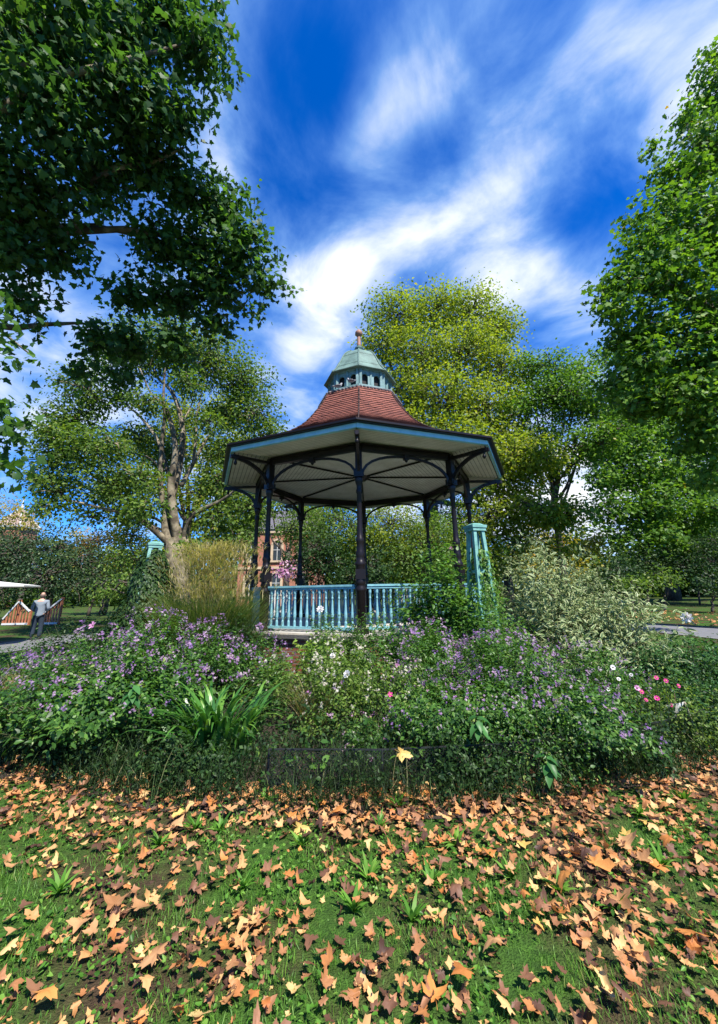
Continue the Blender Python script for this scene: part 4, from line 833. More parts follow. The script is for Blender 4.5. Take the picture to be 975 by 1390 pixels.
# green bushes between / behind
bush('rose_bush', 'dense green leafed rose bush at the right end of the bed', 930, 6.4, 866, 200, .055, 'rose', 12000, cat='shrub')
bush('rose_bush', 'low green leafed bush at the far right front', 965, 5.4, 925, 150, .05, 'rose', 7000, cat='shrub')
bush('low_shrub', 'low dark green shrub behind the left flowers near the path', 110, 8.6, 845, 120, .06, 'shrub_dark', 6000, cat='shrub')
bush('low_shrub', 'low green shrub just left of the ivy cone', 155, 9.3, 822, 70, .07, 'shrub_dark', 2600, cat='shrub')
bush('low_shrub', 'small green bush with twiggy top beside the person', 40, 8.0, 872, 110, .05, 'salvia', 3500, cat='shrub')
bush('low_shrub', 'dark leafy bush hiding the plinth left of the brick', 330, 7.4, 838, 90, .06, 'shrub_dark', 5000, cat='shrub')
bush('low_shrub', 'leafy bush hiding the plinth right of centre', 525, 7.2, 834, 130, .055, 'salvia', 8000, [('pale', 60, .014, .04, 5)], cat='shrub')
bush('low_shrub', 'green bush hiding the middle of the brick plinth', 455, 7.4, 838, 110, .05, 'salvia', 7000, [('pale', 80, .014, .04, 5)], cat='shrub')
bush('low_shrub', 'arching green bush before the foot of the teal obelisk', 668, 6.7, 800, 90, .06, 'climber', 4200, cat='shrub')
bush('climbing_shrub', 'vigorous climber rising between right column and obelisk', 612, 7.9, 778, 60, .09, 'climber', 2600, cat='shrub')
bush('cosmos_plant', 'feathery green plant under the magenta cosmos', 880, 4.9, 945, 150, .035, 'shrub_light', 2200, tpl='simple', upn=.2)
# single flowers
def flower(label, px, py, Y, size, mat, petals, group=None, name='flower', cat='flower', face=(-.2, -.8, .5)):
    c = P(px, py, Y); t = thing(name, label, cat, (c[0], c[1], 0), 0, group)
    mb = MB(); p = bez((rng.uniform(-.08, .08), .1, .02), (0, 0, c[2]), (0, 0, .1), 6); mb.tube([Vector(q_) for q_ in p], .0035, 4); mb.build('stem', MT['stem'], t)
    fn_ = unit(np.array([face])+rng.normal(0, .2, (1, 3)))[0]; x = unit(np.cross(fn_, [0, 0, 1.1]))
    y = np.cross(fn_, x)
    if petals > 10:   # rose: whorls of cupped petals
        cc, nn, dd, ss = [], [], [], []
        for r_ in range(4):
            for i in range(petals//4+r_):
                a = 2*PI*i/(petals//4+r_)+r_; o_ = x*math.cos(a)+y*math.sin(a); cc.append(c+o_*size*.10*r_-fn_*size*.08*r_); tl = 1.3-.28*r_
                dd.append(o_*(.25+.22*r_)+fn_*tl); nn.append(fn_*(.25+.22*r_)-o_*tl); ss.append(size*(.55+.08*r_))
        leaves('petals', cc, nn, np.array(ss), MT[mat], 'round', t, None, dd)
    else:
        a = 2*PI*np.arange(petals)/petals; o_ = np.cos(a)[:, None]*x+np.sin(a)[:, None]*y
        leaves('petals', np.repeat(c[None], petals, 0), np.repeat(fn_[None], petals, 0)+o_*-.25, size, MT[mat], 'round', t, None, o_+fn_*.25)
        mb = MB(); cl = Vector(c-np.array([c[0], c[1], 0])+fn_*.004); mb.lathe([(0, -.006), (.008, -.002), (.009, .003), (0, .008)], c=tuple(cl), seg=8); mb.build('flower_centre', MT['stem_brown'] if mat != 'magenta' else MT['f_yellow'], t)
for (px, py, Y, s, lb) in ((891, 920, 4.5, .035, 'leftmost of the magenta cosmos, upper row'), (904, 924, 4.5, .036, 'magenta cosmos right of the uppermost leftmost one'), (921, 931, 4.6, .034, 'magenta cosmos farthest to the right'), (865, 934, 4.4, .045, 'larger pink cosmos at the left of the magenta ones'), (871, 939, 4.42, .036, 'pink cosmos tucked below the larger one'), (892, 948, 4.4, .042, 'bright magenta cosmos in the lower row'), (877, 950, 4.45, .03, 'small red pink cosmos in the lower row'), (911, 957, 4.5, .03, 'lowest small pink cosmos above the mesh end')):
    flower(lb, px, py, Y, s*.62, 'magenta' if py != 934 else 'mauve', 8, 'pink cosmos flowers at right', 'cosmos_flower')
for (px, py, Y, s, lb) in ((840, 922, 4.8, .035, 'white daisy like flower left of the pink cosmos'), (832, 906, 4.8, .045, 'large white flower above the pink cosmos'), (857, 916, 4.8, .03, 'small white flower nearest the magenta cosmos'), (826, 936, 4.7, .035, 'low pale flower beside the cosmos')):
    flower(lb, px, py, Y, s*.62, 'white_petal', 8, 'white flowers at right', 'white_flower')
flower('single white rose standing above the right end of the bed', 932, 838, 5.9, .075, 'white_petal', 20, name='rose_flower', face=(-.2, -.8, .35))
flower('blush white rose in front of the left balustrade', 435, 827, 6.0, .055, 'white_petal', 20, name='rose_flower')
flower('pale rose at the middle of the bed', 471, 915, 4.9, .045, 'white_petal', 20, name='rose_flower')
flower('small white rose left of the middle pale rose', 452, 890, 5.6, .04, 'white_petal', 20, name='rose_flower')
flower('pink mallow flower above the left end of the bed', 126, 849, 5.6, .055, 'mauve', 5, name='mallow_flower')
flower('pink blossom low at the middle of the bed', 530, 943, 4.7, .03, 'magenta', 5, name='phlox_flower', group='low pink flowers')
flower('pink blossom hanging beside the yellow leaf', 556, 1028, 4.15, .028, 'mauve', 5, name='phlox_flower', group='low pink flowers')
flower('pink blossom just above the mesh fence', 505, 1030, 4.2, .03, 'mauve', 5, name='phlox_flower', group='low pink flowers')
flower('violet flower at the left of the bed', 108, 928, 4.7, .035, 'purple', 5, name='violet_flower')

# rough grass at the bed edge with shade painted into its green, a stuff
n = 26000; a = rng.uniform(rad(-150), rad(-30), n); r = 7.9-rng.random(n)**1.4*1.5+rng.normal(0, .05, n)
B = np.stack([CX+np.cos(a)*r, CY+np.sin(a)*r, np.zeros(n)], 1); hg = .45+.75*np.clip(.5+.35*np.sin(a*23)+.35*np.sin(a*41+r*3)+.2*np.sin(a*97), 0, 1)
o = blades('rough_grass', B, rng.uniform(.12, .5, n)*hg, rng.uniform(.05, 1.0, n), .006, MT['bed_grass_shade'], 4, None, 1.0); tag(o, 'rough grass coloured dark for the shade along the bed edge', 'grass', kind='stuff')
n = 26000; a = rng.uniform(rad(-155), rad(-25), n); r = 7.75-rng.random(n)*2.6
C = np.stack([CX+np.cos(a)*r, CY+np.sin(a)*r, .03+rng.random(n)**1.3*.45], 1)
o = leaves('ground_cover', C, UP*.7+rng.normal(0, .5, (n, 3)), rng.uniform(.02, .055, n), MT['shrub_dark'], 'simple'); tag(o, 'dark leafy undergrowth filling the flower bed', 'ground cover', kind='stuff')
n = 9000; a = rng.uniform(0, 2*PI, n); r = rng.uniform(3.6, 7.7, n); C = np.stack([CX+np.cos(a)*r, CY+np.sin(a)*r, .03+rng.random(n)*.35], 1)
o = leaves('bed_planting', C, UP*.7+rng.normal(0, .5, (n, 3)), rng.uniform(.05, .12, n), MT['salvia'], 'ovate'); tag(o, 'low mixed green planting around the bandstand foot', 'ground cover', kind='stuff')

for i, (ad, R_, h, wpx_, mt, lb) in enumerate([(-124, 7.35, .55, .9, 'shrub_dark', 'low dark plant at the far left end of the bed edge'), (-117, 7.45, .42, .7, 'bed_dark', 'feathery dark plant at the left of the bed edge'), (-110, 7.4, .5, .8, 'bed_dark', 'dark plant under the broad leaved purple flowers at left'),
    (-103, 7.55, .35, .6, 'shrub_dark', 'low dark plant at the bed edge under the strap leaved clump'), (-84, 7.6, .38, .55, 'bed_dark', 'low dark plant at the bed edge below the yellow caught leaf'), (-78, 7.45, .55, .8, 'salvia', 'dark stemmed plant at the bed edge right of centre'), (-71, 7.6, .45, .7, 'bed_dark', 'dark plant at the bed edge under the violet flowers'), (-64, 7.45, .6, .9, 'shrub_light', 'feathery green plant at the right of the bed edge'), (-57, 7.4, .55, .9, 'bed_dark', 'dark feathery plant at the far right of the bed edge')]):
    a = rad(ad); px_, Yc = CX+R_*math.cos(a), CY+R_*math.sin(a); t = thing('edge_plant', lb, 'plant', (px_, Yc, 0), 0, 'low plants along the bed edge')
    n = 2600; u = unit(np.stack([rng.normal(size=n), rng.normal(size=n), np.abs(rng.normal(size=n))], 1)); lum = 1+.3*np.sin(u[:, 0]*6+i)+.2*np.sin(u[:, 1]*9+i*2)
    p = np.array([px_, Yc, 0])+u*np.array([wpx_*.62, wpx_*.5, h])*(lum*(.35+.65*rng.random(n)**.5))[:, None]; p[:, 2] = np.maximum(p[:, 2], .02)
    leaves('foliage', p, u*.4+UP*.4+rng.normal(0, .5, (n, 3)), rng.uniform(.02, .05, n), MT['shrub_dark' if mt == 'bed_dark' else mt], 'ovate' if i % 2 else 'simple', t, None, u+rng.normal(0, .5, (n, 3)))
    mb = MB()
    for j in range(16):
        q_ = p[rng.integers(n)]; mb.tube([Vector(v_) for v_ in bez((px_+rng.normal()*.08, Yc+rng.normal()*.08, 0), q_+UP*.06, UP*.08, 4)], .003, 4, False)
    mb.v = [tuple(v_) for v_ in local(t, np.array(mb.v))]; mb.build('stems', MT['stem_brown'], t)
n = 16000; a = rng.uniform(rad(-148), rad(-32), n); k = .5+.5*np.sin(a*31)*np.sin(a*13+1); r = 7.98-rng.random(n)**.8*.5; C = np.stack([CX+np.cos(a)*r, CY+np.sin(a)*r, .02+rng.random(n)**1.2*(.12+.36*k)], 1); kk = rng.random(n) < .3+.7*k; kk &= ~((np.abs(a-rad(-95.2)) < rad(3.2)) & (r > 7.5)) | (rng.random(n) < .3)
o = leaves('edge_undergrowth', C[kk], UP*.5+rng.normal(0, .6, (kk.sum(), 3)), rng.uniform(.015, .05, kk.sum()), MT['shrub_dark'], 'ovate'); tag(o, 'low growth coloured dark for the shade and spilling over the mesh fence', 'ground cover', kind='stuff')  # very dark green puts the shade of the bed front into the leaves
# low mesh fence round the bed
t = thing('mesh_fence', 'low black mesh fence half hidden in the grass along the bed edge', 'fence', (CX, CY, 0))
RF = 7.55; a0, a1 = -97, -59; np_ = 6; 
for i in range(np_-1):
    s0, s1 = rad(a0+(a1-a0)*i/(np_-1)), rad(a0+(a1-a0)*(i+1)/(np_-1)); A = Vector((RF*math.cos(s0), RF*math.sin(s0), 0)); B_ = Vector((RF*math.cos(s1), RF*math.sin(s1), 0))
    z0, z1 = .03, .30; mb = MB(); mb.bar(A+Vector((0, 0, z0)), B_+Vector((0, 0, z0)), .03, .035); mb.bar(A+Vector((0, 0, z1)), B_+Vector((0, 0, z1)), .012, .012)
    L_ = (B_-A).length; m_ = int(L_/.03)
    for j in range(-9, m_):
        for sgn in (0, 1):
            x0, x1 = j*.03, j*.03+.27; zs, ze = (z0, z1)
            if x0 < 0: zs = z0+(z1-z0)*(-x0)/.27; x0 = 0
            if x1 > L_: ze = z0+(z1-z0)*(L_-j*.03)/.27; x1 = L_
            if sgn: zs, ze = z1-(zs-z0), z1-(ze-z0)
            if x1-x0 > .01: mb.bar(A.lerp(B_, x0/L_)+Vector((0, 0, zs)), A.lerp(B_, x1/L_)+Vector((0, 0, ze)), .003, .003)
    mb.build('mesh_panel', MT['mesh_iron'], t)
for i in range(np_):
    s0 = rad(a0+(a1-a0)*i/(np_-1)); mb = MB(); mb.lathe([(.014, 0), (.010, .28), (.010, .30), (0, .305)], c=(RF*math.cos(s0), RF*math.sin(s0), 0), seg=8); mb.build('post', MT['mesh_iron'], t)
# pale stake with fan of wires at the right end
c = P(938, 975, 4.75); t = thing('wire_fan_support', 'fan of thin wires tied to a pale wooden stake at right', 'plant support', (c[0], c[1], 0))
tp = P(929, 953, 4.75)-np.array([c[0], c[1], 0]); bt = P(945, 994, 4.75)-np.array([c[0], c[1], 0]); mb = MB(); mb.tube([Vector(tp), Vector(bt), Vector((bt[0]+.08, bt[1], 0))], [.012, .009, .006], 7); mb.build('stake', MT['wood'], t)
mb = MB()
for i in range(12): e = P(905+i*1.2, 958+i*1.6, 4.75)-np.array([c[0], c[1], 0]); mb.tube([Vector(tp), Vector(e)], .0015, 4)
e0 = P(905, 957, 4.75)-np.array([c[0], c[1], 0]); e1 = P(919, 977, 4.75)-np.array([c[0], c[1], 0]); mb.tube([Vector(e0), Vector(e1)], .002, 4); mb.build('wires', MT['picket'], t)

# ------------------------------------------------------------------ lawn and leaves
def litter_density(x, y):   # more leaves near the bed and in drifts
    r = np.hypot(x-CX, y-CY); d = np.clip((r-7.7)/2.6, 0, 1)
    w = .5+.5*np.sin(x*1.7+1.3*np.sin(y*1.9))*np.sin(y*2.3+x*.8+.6)
    return np.clip(1.1-.55*d, .4, 1)*(.18+1.25*w*(.6+.4*np.sin(x*5.1+y*3.3)*np.sin(y*6.7-x*2.1)))+np.where(r < 8.25, .5, 0)
def scatter(n, x0, x1, y0, y1, dens=True, inv=False):
    x = rng.uniform(x0, x1, n); y = rng.uniform(y0, y1, n); r = np.hypot(x-CX, y-CY); keep = (r > 7.55) & (r < 10.75)
    d = litter_density(x, y)
    if dens: keep &= rng.random(n) < d
    if inv: keep &= rng.random(n) < (1.35-d*1.1)
    return x[keep], y[keep]
x, y = scatter(330000, -5.5, 5, 1.3, 7.0, False, True)
cl = .5+.5*np.sin(x*7+np.sin(y*9))*np.sin(y*8+x*3); k = rng.random(len(x)) < .25+.75*cl; x, y, cl = x[k], y[k], cl[k]
o = blades('lawn_grass', np.stack([x, y, 0*x], 1), (.013+.036*cl**1.3)*rng.uniform(.6, 1.5, len(x)), rng.uniform(.05, .9, len(x)), 0.0036, MT['grass'], 2, None, .8); tag(o, 'short green grass growing between the fallen leaves', 'grass', kind='stuff')
# clover-like small weeds
x, y = scatter(34000, -4.5, 4.5, 1.4, 5.0, False, True); cl = .5+.5*np.sin(x*4+2+np.sin(y*5))*np.sin(y*4.4-x*2); k = cl > .42; x, y = x[k], y[k]
o = leaves('lawn_weeds', np.stack([x, y, rng.uniform(.01, .05, len(x))], 1), UP+rng.normal(0, .45, (len(x), 3)), rng.uniform(.010, .030, len(x)), MT['weed'], 'round'); tag(o, 'small round leaved weeds in the lawn', 'weeds', kind='stuff')
# dandelion rosettes
wd = []
for (px, py) in ((585, 1205), (80, 1215), (265, 1130), (215, 1150), (620, 1150), (500, 1195), (515, 1130), (480, 1240), (695, 1195), (870, 1110), (900, 1180), (330, 1210), (410, 1150), (560, 1255), (160, 1165), (840, 1240), (300, 1130), (540, 1100), (930, 1090), (430, 1100), (360, 1090), (760, 1215)):
    c = G(px, py); t = thing('dandelion_rosette', 'rosette of long jagged leaves growing among the fallen leaves', 'weed', (c[0], c[1], 0), 0, 'dandelion rosettes in the lawn')
    n = 20; blades('rosette_leaves', np.repeat(c[None]+UP*.01, n, 0), rng.uniform(.06, .14, n), rng.uniform(.3, 1.2, n), .026, MT['weed'], 5, t, .6)
# fallen leaf meshes
def fallen_mesh(seed, mat, scale=1.0, curl=1.0):
    r_ = random.Random(seed); mb = MB(); tips = [(-2.35, .62), (-1.25, .95), (0, 1.12), (1.25, .95), (2.35, .62)]; o = []
    def pt(a, r): return (r*math.cos(a), r*math.sin(a))
    o.append((-.10, 0)); torn = r_.choice([-1, -1, 0, 1, 3, 4]); slim = r_.uniform(.75, 1.1)
    for i, (a, L_) in enumerate(tips):
        if i == torn: L_ *= .45
        L_ *= r_.uniform(.68, 1.15); a += r_.uniform(-.12, .12)
        o.append(pt(a-.60 if i else a-.45, .40 if i in (0, 4) else .52)); o.append(pt(a-.36*slim, L_*r_.uniform(.62, .84))); o.append(pt(a-.20, L_*.76)); o.append(pt(a, L_)); o.append(pt(a+.20, L_*.76)); o.append(pt(a+.36*slim, L_*r_.uniform(.62, .84)))
    o.append(pt(2.35+.38, .30))
    ax = r_.uniform(0, PI); k1 = r_.uniform(.2, 1.05)*curl; k2 = r_.uniform(-.35, .4)*curl; ph = r_.uniform(0, 6); bend = r_.choice([.15, .3, .45, .7, 1.3])*curl
    def z(x, y):
        u = x*math.cos(ax)+y*math.sin(ax); v = -x*math.sin(ax)+y*math.cos(ax); r2 = math.hypot(x, y)
        return k1*u*u+k2*v*v+.09*r2*math.sin(5*math.atan2(y, x)+ph)+.05*math.sin(7*x+ph)*math.sin(6*y)
    def put(x, y):
        u = x*math.cos(ax)+y*math.sin(ax); v = -x*math.sin(ax)+y*math.cos(ax); q_ = bend*u
        uu = math.sin(q_)/bend; zb = (1-math.cos(q_))/bend; zz = z(x, y)*.5+zb; x2 = uu*math.cos(ax)-v*math.sin(ax); y2 = uu*math.sin(ax)+v*math.cos(ax)
        return (x2*scale, y2*scale, (zz+.04)*scale)
    n = len(o); rings = [[(x*f, y*f) for x, y in o] for f in (.34, .68, 1.0)]
    mb.v.append(put(0, 0))
    for rg in rings:
        for x, y in rg: mb.v.append(put(x, y))
    for j in range(n): mb.f.append((0, 1+j, 1+(j+1) % n)); mb.uv.append([(0, 0)]*3)
    for q_ in range(2):
        for j in range(n): a = 1+q_*n+j; b = 1+q_*n+(j+1) % n; mb.f.append((a, a+n, b+n, b)); mb.uv.append([(0, 0)]*4)
    s0 = put(-.10, 0); mb.tube([s0, (s0[0]-.35*scale, s0[1]+.05*scale, s0[2]+.04*scale), (s0[0]-.65*scale, s0[1]+.12*scale, s0[2]+.0)], [.018*scale, .014*scale, .016*scale], 4)
    me = mb.mesh('fallen_leaf', MT[mat], True); zs = [v[2] for v in mb.v]; me['zmin'] = min(zs); return me
kinds = [('f_tan', 'curled tan plane leaf lying on the lawn before the bed', 8), ('f_orange', 'orange plane leaf lying on the lawn before the bed', 6), ('f_brown', 'shrivelled dark brown plane leaf lying on the lawn before the bed', 5), ('f_yellow', 'yellowish plane leaf lying on the lawn before the bed', 3)]
LM = []
for mt, lb, cnt in kinds:
    for i in range(cnt): LM.append((fallen_mesh(hash(mt) % 97 if False else len(LM)*13+5, mt, .056, 1.5 if mt == 'f_brown' else 1.0), lb, mt))
wts = np.array([{'f_tan': 4.4, 'f_orange': 4.0, 'f_brown': 3.2, 'f_yellow': .5}[m[2]] for m in LM]); wts /= wts.sum()
x, y = scatter(900, -3.4, 3.4, 1.7, 4.0)
dist = np.hypot(x, y*1.0); vis = (np.abs(x) < y*.95+.15); x, y, dist = x[vis], y[vis], dist[vis]
order = np.argsort(dist)[:300]
GL = 'fallen plane leaves scattered over the foreground lawn'
pos300 = []
for q_ in order:
    me, lb, mt = LM[rng.choice(len(LM), p=wts)]
    o = bpy.data.objects.new('fallen_leaf', me); s = float(.6+1.0*rng.random()**2.2) if mt != 'f_brown' else float(rng.uniform(.4, .8))
    flip = rng.random() < .3
    o.rotation_euler = (float(rng.normal(0, .2))+(PI if flip else 0), float(rng.normal(0, .2)), float(rng.uniform(0, 2*PI))); o.scale = (s, s, s); o.location = (float(x[q_]), float(y[q_]), float(rng.uniform(.035, .065))+(.03*s if flip else 0))
    link(o); tag(o, lb, 'leaf', GL)
# the rest of the leaf carpet as one mass, built from the same shapes
def litter_mass(name, label, X, Yy, scl, zr):
    V, F3, F4, T3, T4, off = [], [], [], [], [], 0
    data = []
    for me, lb, mt in LM[:19]:
        v = np.array([q_.co[:] for q_ in me.vertices]); keep = len(v)-12; f3 = np.array([p.vertices[:] for p in me.polygons if len(p.vertices) == 3 and max(p.vertices) < keep]); f4 = np.array([p.vertices[:] for p in me.polygons if len(p.vertices) == 4 and max(p.vertices) < keep]); data.append((v[:keep], f3, f4))
    for i in range(len(X)):
        v, f3, f4 = data[rng.integers(len(data))]
        a, b, g_ = rng.normal(0, .26), rng.normal(0, .26), rng.uniform(0, 2*PI)
        if rng.random() < .35: a += PI
        R = np.array((Matrix.Rotation(g_, 3, 'Z') @ Matrix.Rotation(b, 3, 'Y') @ Matrix.Rotation(a, 3, 'X')))
        w = v*scl*(.25+.85*rng.random()**1.25) @ R.T; w[:, 2] -= w[:, 2].min()*.8; w += np.array([X[i], Yy[i], rng.uniform(0, zr)])
        V.append(w); F3.append(f3+off); F4.append(f4+off); t_ = rng.random(); T3.append(np.full(len(f3), t_)); T4.append(np.full(len(f4), t_)); off += len(w)
    me = np_mesh(name, np.concatenate(V), [np.concatenate(F3), np.concatenate(F4)], MT['litter'], [np.concatenate(T3), np.concatenate(T4)])
    me.polygons.foreach_set('use_smooth', [True]*len(me.polygons))
    o = link(bpy.data.objects.new(name, me)); tag(o, label, 'leaf litter', kind='stuff')
x, y = scatter(52000, -7, 6.5, 1.3, 8.0)
litter_mass('leaf_litter', 'carpet of brown and orange fallen leaves along the flower bed', x, y, .9, .05)
n = 1500; a = rng.uniform(rad(-5), rad(60), n); r = rng.uniform(14.1, 24, n); litter_mass('leaf_drift', 'drift of orange fallen leaves on the far right lawn', CX+np.cos(a)*r, CY+np.sin(a)*r, 2.0, .03)
# two distinct leaves
for (px, py, Y, s, mt, lb) in ((545, 1022, 3.85, 1.15, 'f_yellow', 'bright yellow plane leaf caught upright on a stem over the dark bed'), (406, 1130, None, 1.0, 'f_yellow', 'pale yellow leaf standing upright at the dark grass edge'), (172, 975, 4.5, .8, 'f_orange', 'orange brown leaf hanging in the dark plants at left'), (532, 1062, 3.85, .7, 'f_orange', 'rust coloured leaf hanging below the yellow one')):
    c = P(px, py, Y) if Y else G(px, py+8)+UP*.06
    me = [m[0] for m in LM if m[2] == mt][0]; o = bpy.data.objects.new('caught_leaf', me); o.location = c; s *= 1.25; o.rotation_euler = (rad(70), rad(15), rad(random.uniform(-20, 20))); o.scale = (s,)*3; link(o); tag(o, lb, 'leaf')
# little white feather-like litter bits left out

# ------------------------------------------------------------------ person
def skin_obj(name, verts, edges, radii, mat, parent, sub=2, root=0):
    me = bpy.data.meshes.new(name); me.from_pydata(verts, edges, []); o = bpy.data.objects.new(name, me); link(o, parent)
    m = o.modifiers.new('skin', 'SKIN'); sv = me.skin_vertices[0].data if me.skin_vertices else None
    if sv is None:
        me.skin_vertices  # created with the modifier
    for i, r in enumerate(radii):
        d = me.skin_vertices[0].data[i]; d.radius = (r, r) if not hasattr(r, '__len__') else r; d.use_root = (i == root)
    m.use_smooth_shade = True; s = o.modifiers.new('sub', 'SUBSURF'); s.levels = sub; s.render_levels = sub; me.materials.append(mat); return o
def person():
    b = P(47, 869, 16.2); t = thing('person', 'person in grey top and dark trousers standing with back turned on the path', 'person', (b[0], b[1], 0), rad(205))
    V = [(0, 0, .93), (0, .0, 1.10), (0, .01, 1.28), (0, .02, 1.42), (0, 0, 1.50), (0, -.01, 1.57), (0, -.015, 1.66), (0, -.01, 1.76)]
    R = [(.15, .11), (.145, .10), (.165, .11), (.15, .09), .055, .058, (.082, .095), (.06, .07)]
    E = [(i, i+1) for i in range(7)]
    def add(p, r, to): V.append(p); R.append(r); E.append((to, len(V)-1)); return len(V)-1
    for s in (-1, 1):
        a = add((s*.19, .02, 1.40), .055, 3); a = add((s*.25, .06, 1.14), .042, a); a = add((s*.17, -.17, 1.04), .033, a); w = add((s*.12, -.24, 1.06), .022, a)
        h = add((s*.10, -.28, 1.065), (.035, .02), w)
        for j, (dx, ln) in enumerate(((-.028, .065), (-.010, .075), (.010, .07), (.028, .055))):
            q1 = add((s*.09+dx, -.315, 1.06), .0095, h); add((s*.08+dx, -.33-ln*.3, 1.035), .008, q1)
        q1 = add((s*.075, -.27, 1.09), .011, h); add((s*.06, -.30, 1.10), .009, q1)
        a = add((s*.095, 0, .84), .095, 0); a = add((s*.11, -.01, .48), .062, a); a = add((s*.12, .02, .10), .042, a); add((s*.125, -.13, .035), (.04, .028), a)
    skin_obj('body', V, E, R, MT['skin'], t, 2, 0)
    SV = [(0, 0, .80), (0, 0, 1.10), (0, .01, 1.28), (0, .02, 1.42), (0, .01, 1.475)]; SR = [(.19, .15), (.175, .13), (.19, .135), (.165, .11), (.075, .07)]; SE = [(0, 1), (1, 2), (2, 3), (3, 4)]
    for s in (-1, 1):
        SV += [(s*.20, .02, 1.40), (s*.265, .06, 1.14), (s*.18, -.16, 1.045)]; SR += [.078, .06, .045]; n = len(SV); SE += [(3, n-3), (n-3, n-2), (n-2, n-1)]
    skin_obj('shirt', SV, SE, SR, MT['shirt'], t, 2, 1)
    TV = [(0, 0, 1.0)]; TR = [(.165, .125)]; TE = []
    for s in (-1, 1):
        TV += [(s*.095, 0, .84), (s*.11, -.01, .48), (s*.12, .02, .09)]; TR += [.115, .085, .075]; n = len(TV); TE += [(0, n-3), (n-3, n-2), (n-2, n-1)]
    skin_obj('trousers', TV, TE, TR, MT['trousers'], t, 2, 0)
    for s in (-1, 1):
        skin_obj('shoe', [(s*.12, .05, .05), (s*.125, -.06, .05), (s*.13, -.17, .035)], [(0, 1), (1, 2)], [(.045, .05), (.048, .045), (.04, .03)], MT['shoe'], t, 2, 0)
    mb = MB(); mb.lathe([(.080, 1.575), (.091, 1.61), (.094, 1.65), (.088, 1.675)], c=(0, .006, 0), seg=16); mb.v = [(x_, y_*1.12 if y_ > -.03 else -.03, z_) for x_, y_, z_ in mb.v]; mb.build('hair', MT['hair'], t, True)
    for s in (-1, 1): e = MB(); e.lathe([(0, -.03), (.012, -.02), (.016, 0), (.012, .02), (0, .03)], c=(s*.088, -.01, 1.63), seg=8); e.build('ear', MT['skin'], t, True)
    e = MB(); e.tube([(0, -.10, 1.655), (0, -.122, 1.63), (0, -.11, 1.615)], [.01, .014, .008], 6); e.build('nose', MT['skin'], t, True)
person()

# ------------------------------------------------------------------ light and sky
SUN_AZ = math.atan2(.52, -.80)     # compass-like: x = sin, y = cos  (to the right and behind the camera)
SUN_EL = rad(54)
sd = Vector((math.sin(SUN_AZ)*math.cos(SUN_EL), math.cos(SUN_AZ)*math.cos(SUN_EL), math.sin(SUN_EL)))
sun = bpy.data.lights.new('sun', 'SUN'); sun.energy = 5.0; sun.angle = rad(.5); sun.color = (1, .95, .86)
so = bpy.data.objects.new('sun', sun); so.rotation_euler = sd.to_track_quat('Z', 'Y').to_euler(); so.location = (0, 0, 40); link(so)
w = bpy.data.worlds.new('World'); scene.world = w; w.use_nodes = True; nt = w.node_tree; nt.nodes.clear(); L = nt.links.new
out = N(nt, 'ShaderNodeOutputWorld'); bg = N(nt, 'ShaderNodeBackground'); bg.inputs['Strength'].default_value = .135
sky = N(nt, 'ShaderNodeTexSky', sky_type='NISHITA'); sky.sun_disc = False; sky.sun_elevation = SUN_EL; sky.sun_rotation = SUN_AZ; sky.air_density = 1.0; sky.dust_density = .0; sky.ozone_density = 6.0; sky.altitude = 200
hs = N(nt, 'ShaderNodeHueSaturation'); hs.inputs['Saturation'].default_value = 1.35; hs.inputs['Value'].default_value = 1.0; L(sky.outputs[0], hs.inputs['Color'])
deep = N(nt, 'ShaderNodeMix', data_type='RGBA', blend_type='MULTIPLY'); deep.inputs[0].default_value = 1; L(hs.outputs[0], deep.inputs[6]); deep.inputs[7].default_value = (.42, .62, .95, 1)
tc = N(nt, 'ShaderNodeTexCoord'); sx = N(nt, 'ShaderNodeSeparateXYZ'); L(tc.outputs['Generated'], sx.inputs[0])
def MA(op, a, b=None, c=None):
    n = N(nt, 'ShaderNodeMath', operation=op)
    for i, v in enumerate((a, b, c)):
        if v is None: continue
        if isinstance(v, (int, float)): n.inputs[i].default_value = v
        else: L(v, n.inputs[i])
    return n.outputs[0]
# cloud sheet seen in perspective: direction / height, streaked along the wind
zc_ = MA('ADD', MA('MAXIMUM', sx.outputs['Z'], 0.0), .30)
cx_ = MA('DIVIDE', sx.outputs['X'], zc_); cy_ = MA('DIVIDE', sx.outputs['Y'], zc_)
def sheet(px, py):
    d = unit(ray(px, py)); return d[:2]/(d[2]+.30)
wd_ = unit(sheet(640, 10)-sheet(470, 240)); WA = (float(wd_[0]), float(wd_[1]))
al = MA('ADD', MA('MULTIPLY', cx_, WA[0]), MA('MULTIPLY', cy_, WA[1])); ac = MA('SUBTRACT', MA('MULTIPLY', cy_, WA[0]), MA('MULTIPLY', cx_, WA[1]))
cb = N(nt, 'ShaderNodeCombineXYZ'); L(cx_, cb.inputs[0]); L(cy_, cb.inputs[1])
cs_ = N(nt, 'ShaderNodeCombineXYZ'); L(MA('MULTIPLY', al, 1.25), cs_.inputs[0]); L(MA('MULTIPLY', ac, 1.9), cs_.inputs[1]); cs_.inputs[2].default_value = 2.7
n1 = N(nt, 'ShaderNodeTexNoise', i_Scale=2.6, i_Detail=7, i_Roughness=.5, i_Distortion=.25); L(cs_.outputs[0], n1.inputs['Vector'])
n2 = N(nt, 'ShaderNodeTexNoise', i_Scale=4.2, i_Detail=8, i_Roughness=.58, i_Distortion=.5); L(cb.outputs[0], n2.inputs['Vector'])
dens = MA('ADD', MA('MULTIPLY', MA('SUBTRACT', n1.outputs['Fac'], .5), 1.15), MA('MULTIPLY', MA('SUBTRACT', n2.outputs['Fac'], .5), 1.45))
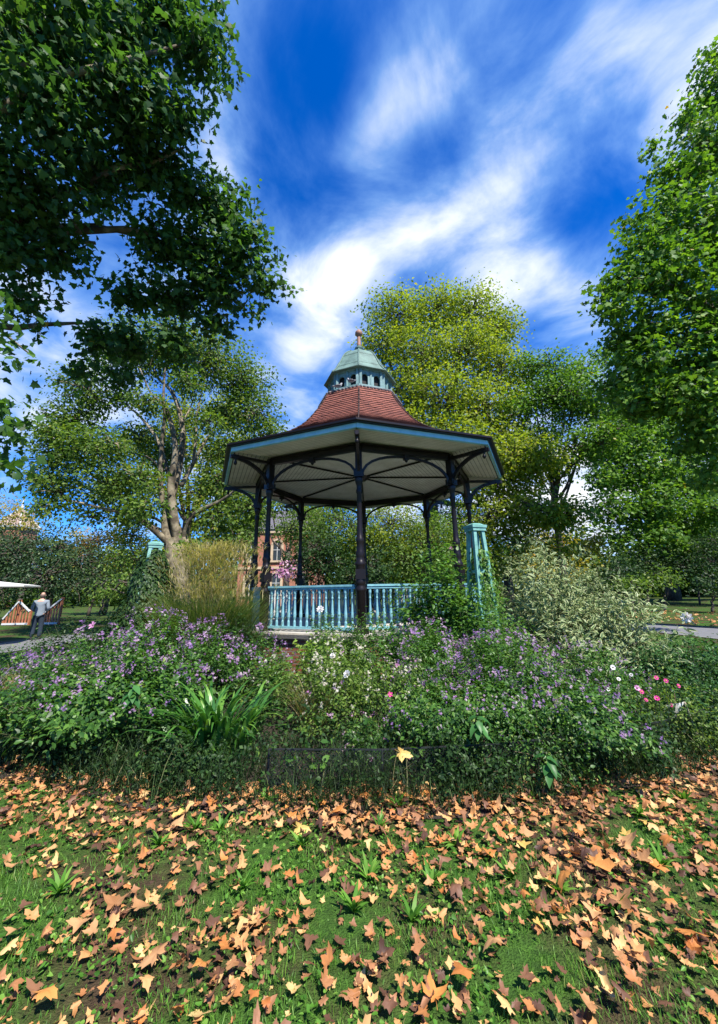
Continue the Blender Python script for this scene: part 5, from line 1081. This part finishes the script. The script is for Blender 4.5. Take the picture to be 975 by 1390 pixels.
def lobe(px, py, k, wt):
    global dens
    d = unit(ray(px, py)); dp = N(nt, 'ShaderNodeVectorMath', operation='DOT_PRODUCT'); L(tc.outputs['Generated'], dp.inputs[0]); dp.inputs[1].default_value = tuple(d)
    e = MA('EXPONENT', MA('MULTIPLY', MA('SUBTRACT', dp.outputs['Value'], 1.0), k)); dens = MA('MULTIPLY_ADD', e, wt, dens)
for a in ((425, 370, 160, .42), (480, 345, 300, .2), (550, 320, 220, .38), (620, 298, 260, .40), (690, 275, 260, .30), (430, 420, 200, .25), (740, 395, 160, .40), (800, 435, 160, .35), (470, 215, 300, .28), (520, 180, 260, .26), (570, 150, 220, .22), (620, 80, 120, .08), (560, 90, 120, .10), (330, 60, 200, .22), (310, 150, 300, .18), (720, 130, 90, .12), (700, 205, 160, -.12), (440, 250, 260, .22), (600, 320, 120, .16), (500, 400, 120, .14), (330, 350, 200, .1), (850, 60, 80, .26), (900, 180, 80, .2),
          (305, 220, 300, .28), (20, 600, 40, .30), (60, 450, 60, .25), (370, 500, 120, .35), (400, 210, 160, -.30), (420, 100, 160, -.22), (560, 240, 400, -.3), (620, 205, 300, -.35), (400, 0, 90, -.18), (790, 280, 140, -.46), (490, 275, 400, -.3), (350, 420, 300, -.25), (60, 680, 400, -.7), (770, 670, 60, .55), (600, 720, 40, .4), (940, 640, 60, .3), (300, 640, 60, .25), (710, 460, 400, -.2)): lobe(*a)
mr = N(nt, 'ShaderNodeMapRange', interpolation_type='SMOOTHSTEP'); L(dens, mr.inputs['Value']); mr.inputs['From Min'].default_value = -.40; mr.inputs['From Max'].default_value = .88
cc_ = ramp(nt, [(0, (.7, 1.9, 4.6)), (.45, (1.5, 2.7, 4.7)), (.8, (3.4, 3.9, 4.7)), (1, (4.7, 4.8, 4.9))], mr.outputs[0])
mix = N(nt, 'ShaderNodeMix', data_type='RGBA'); L(mr.outputs[0], mix.inputs[0]); L(deep.outputs[2], mix.inputs[6]); L(cc_.outputs[0], mix.inputs[7])
L(mix.outputs[2], bg.inputs['Color']); L(bg.outputs[0], out.inputs[0])

vs = scene.view_settings; vs.view_transform = 'Standard'; vs.look = 'None'; vs.gamma = 1; vs.exposure = .95; vs.use_curve_mapping = False
cy = scene.cycles; cy.use_denoising = True; cy.max_bounces = 6; cy.diffuse_bounces = 4; cy.glossy_bounces = 2; cy.transmission_bounces = 4; cy.transparent_max_bounces = 4; cy.caustics_reflective = False; cy.caustics_refractive = False; cy.sample_clamp_indirect = 6
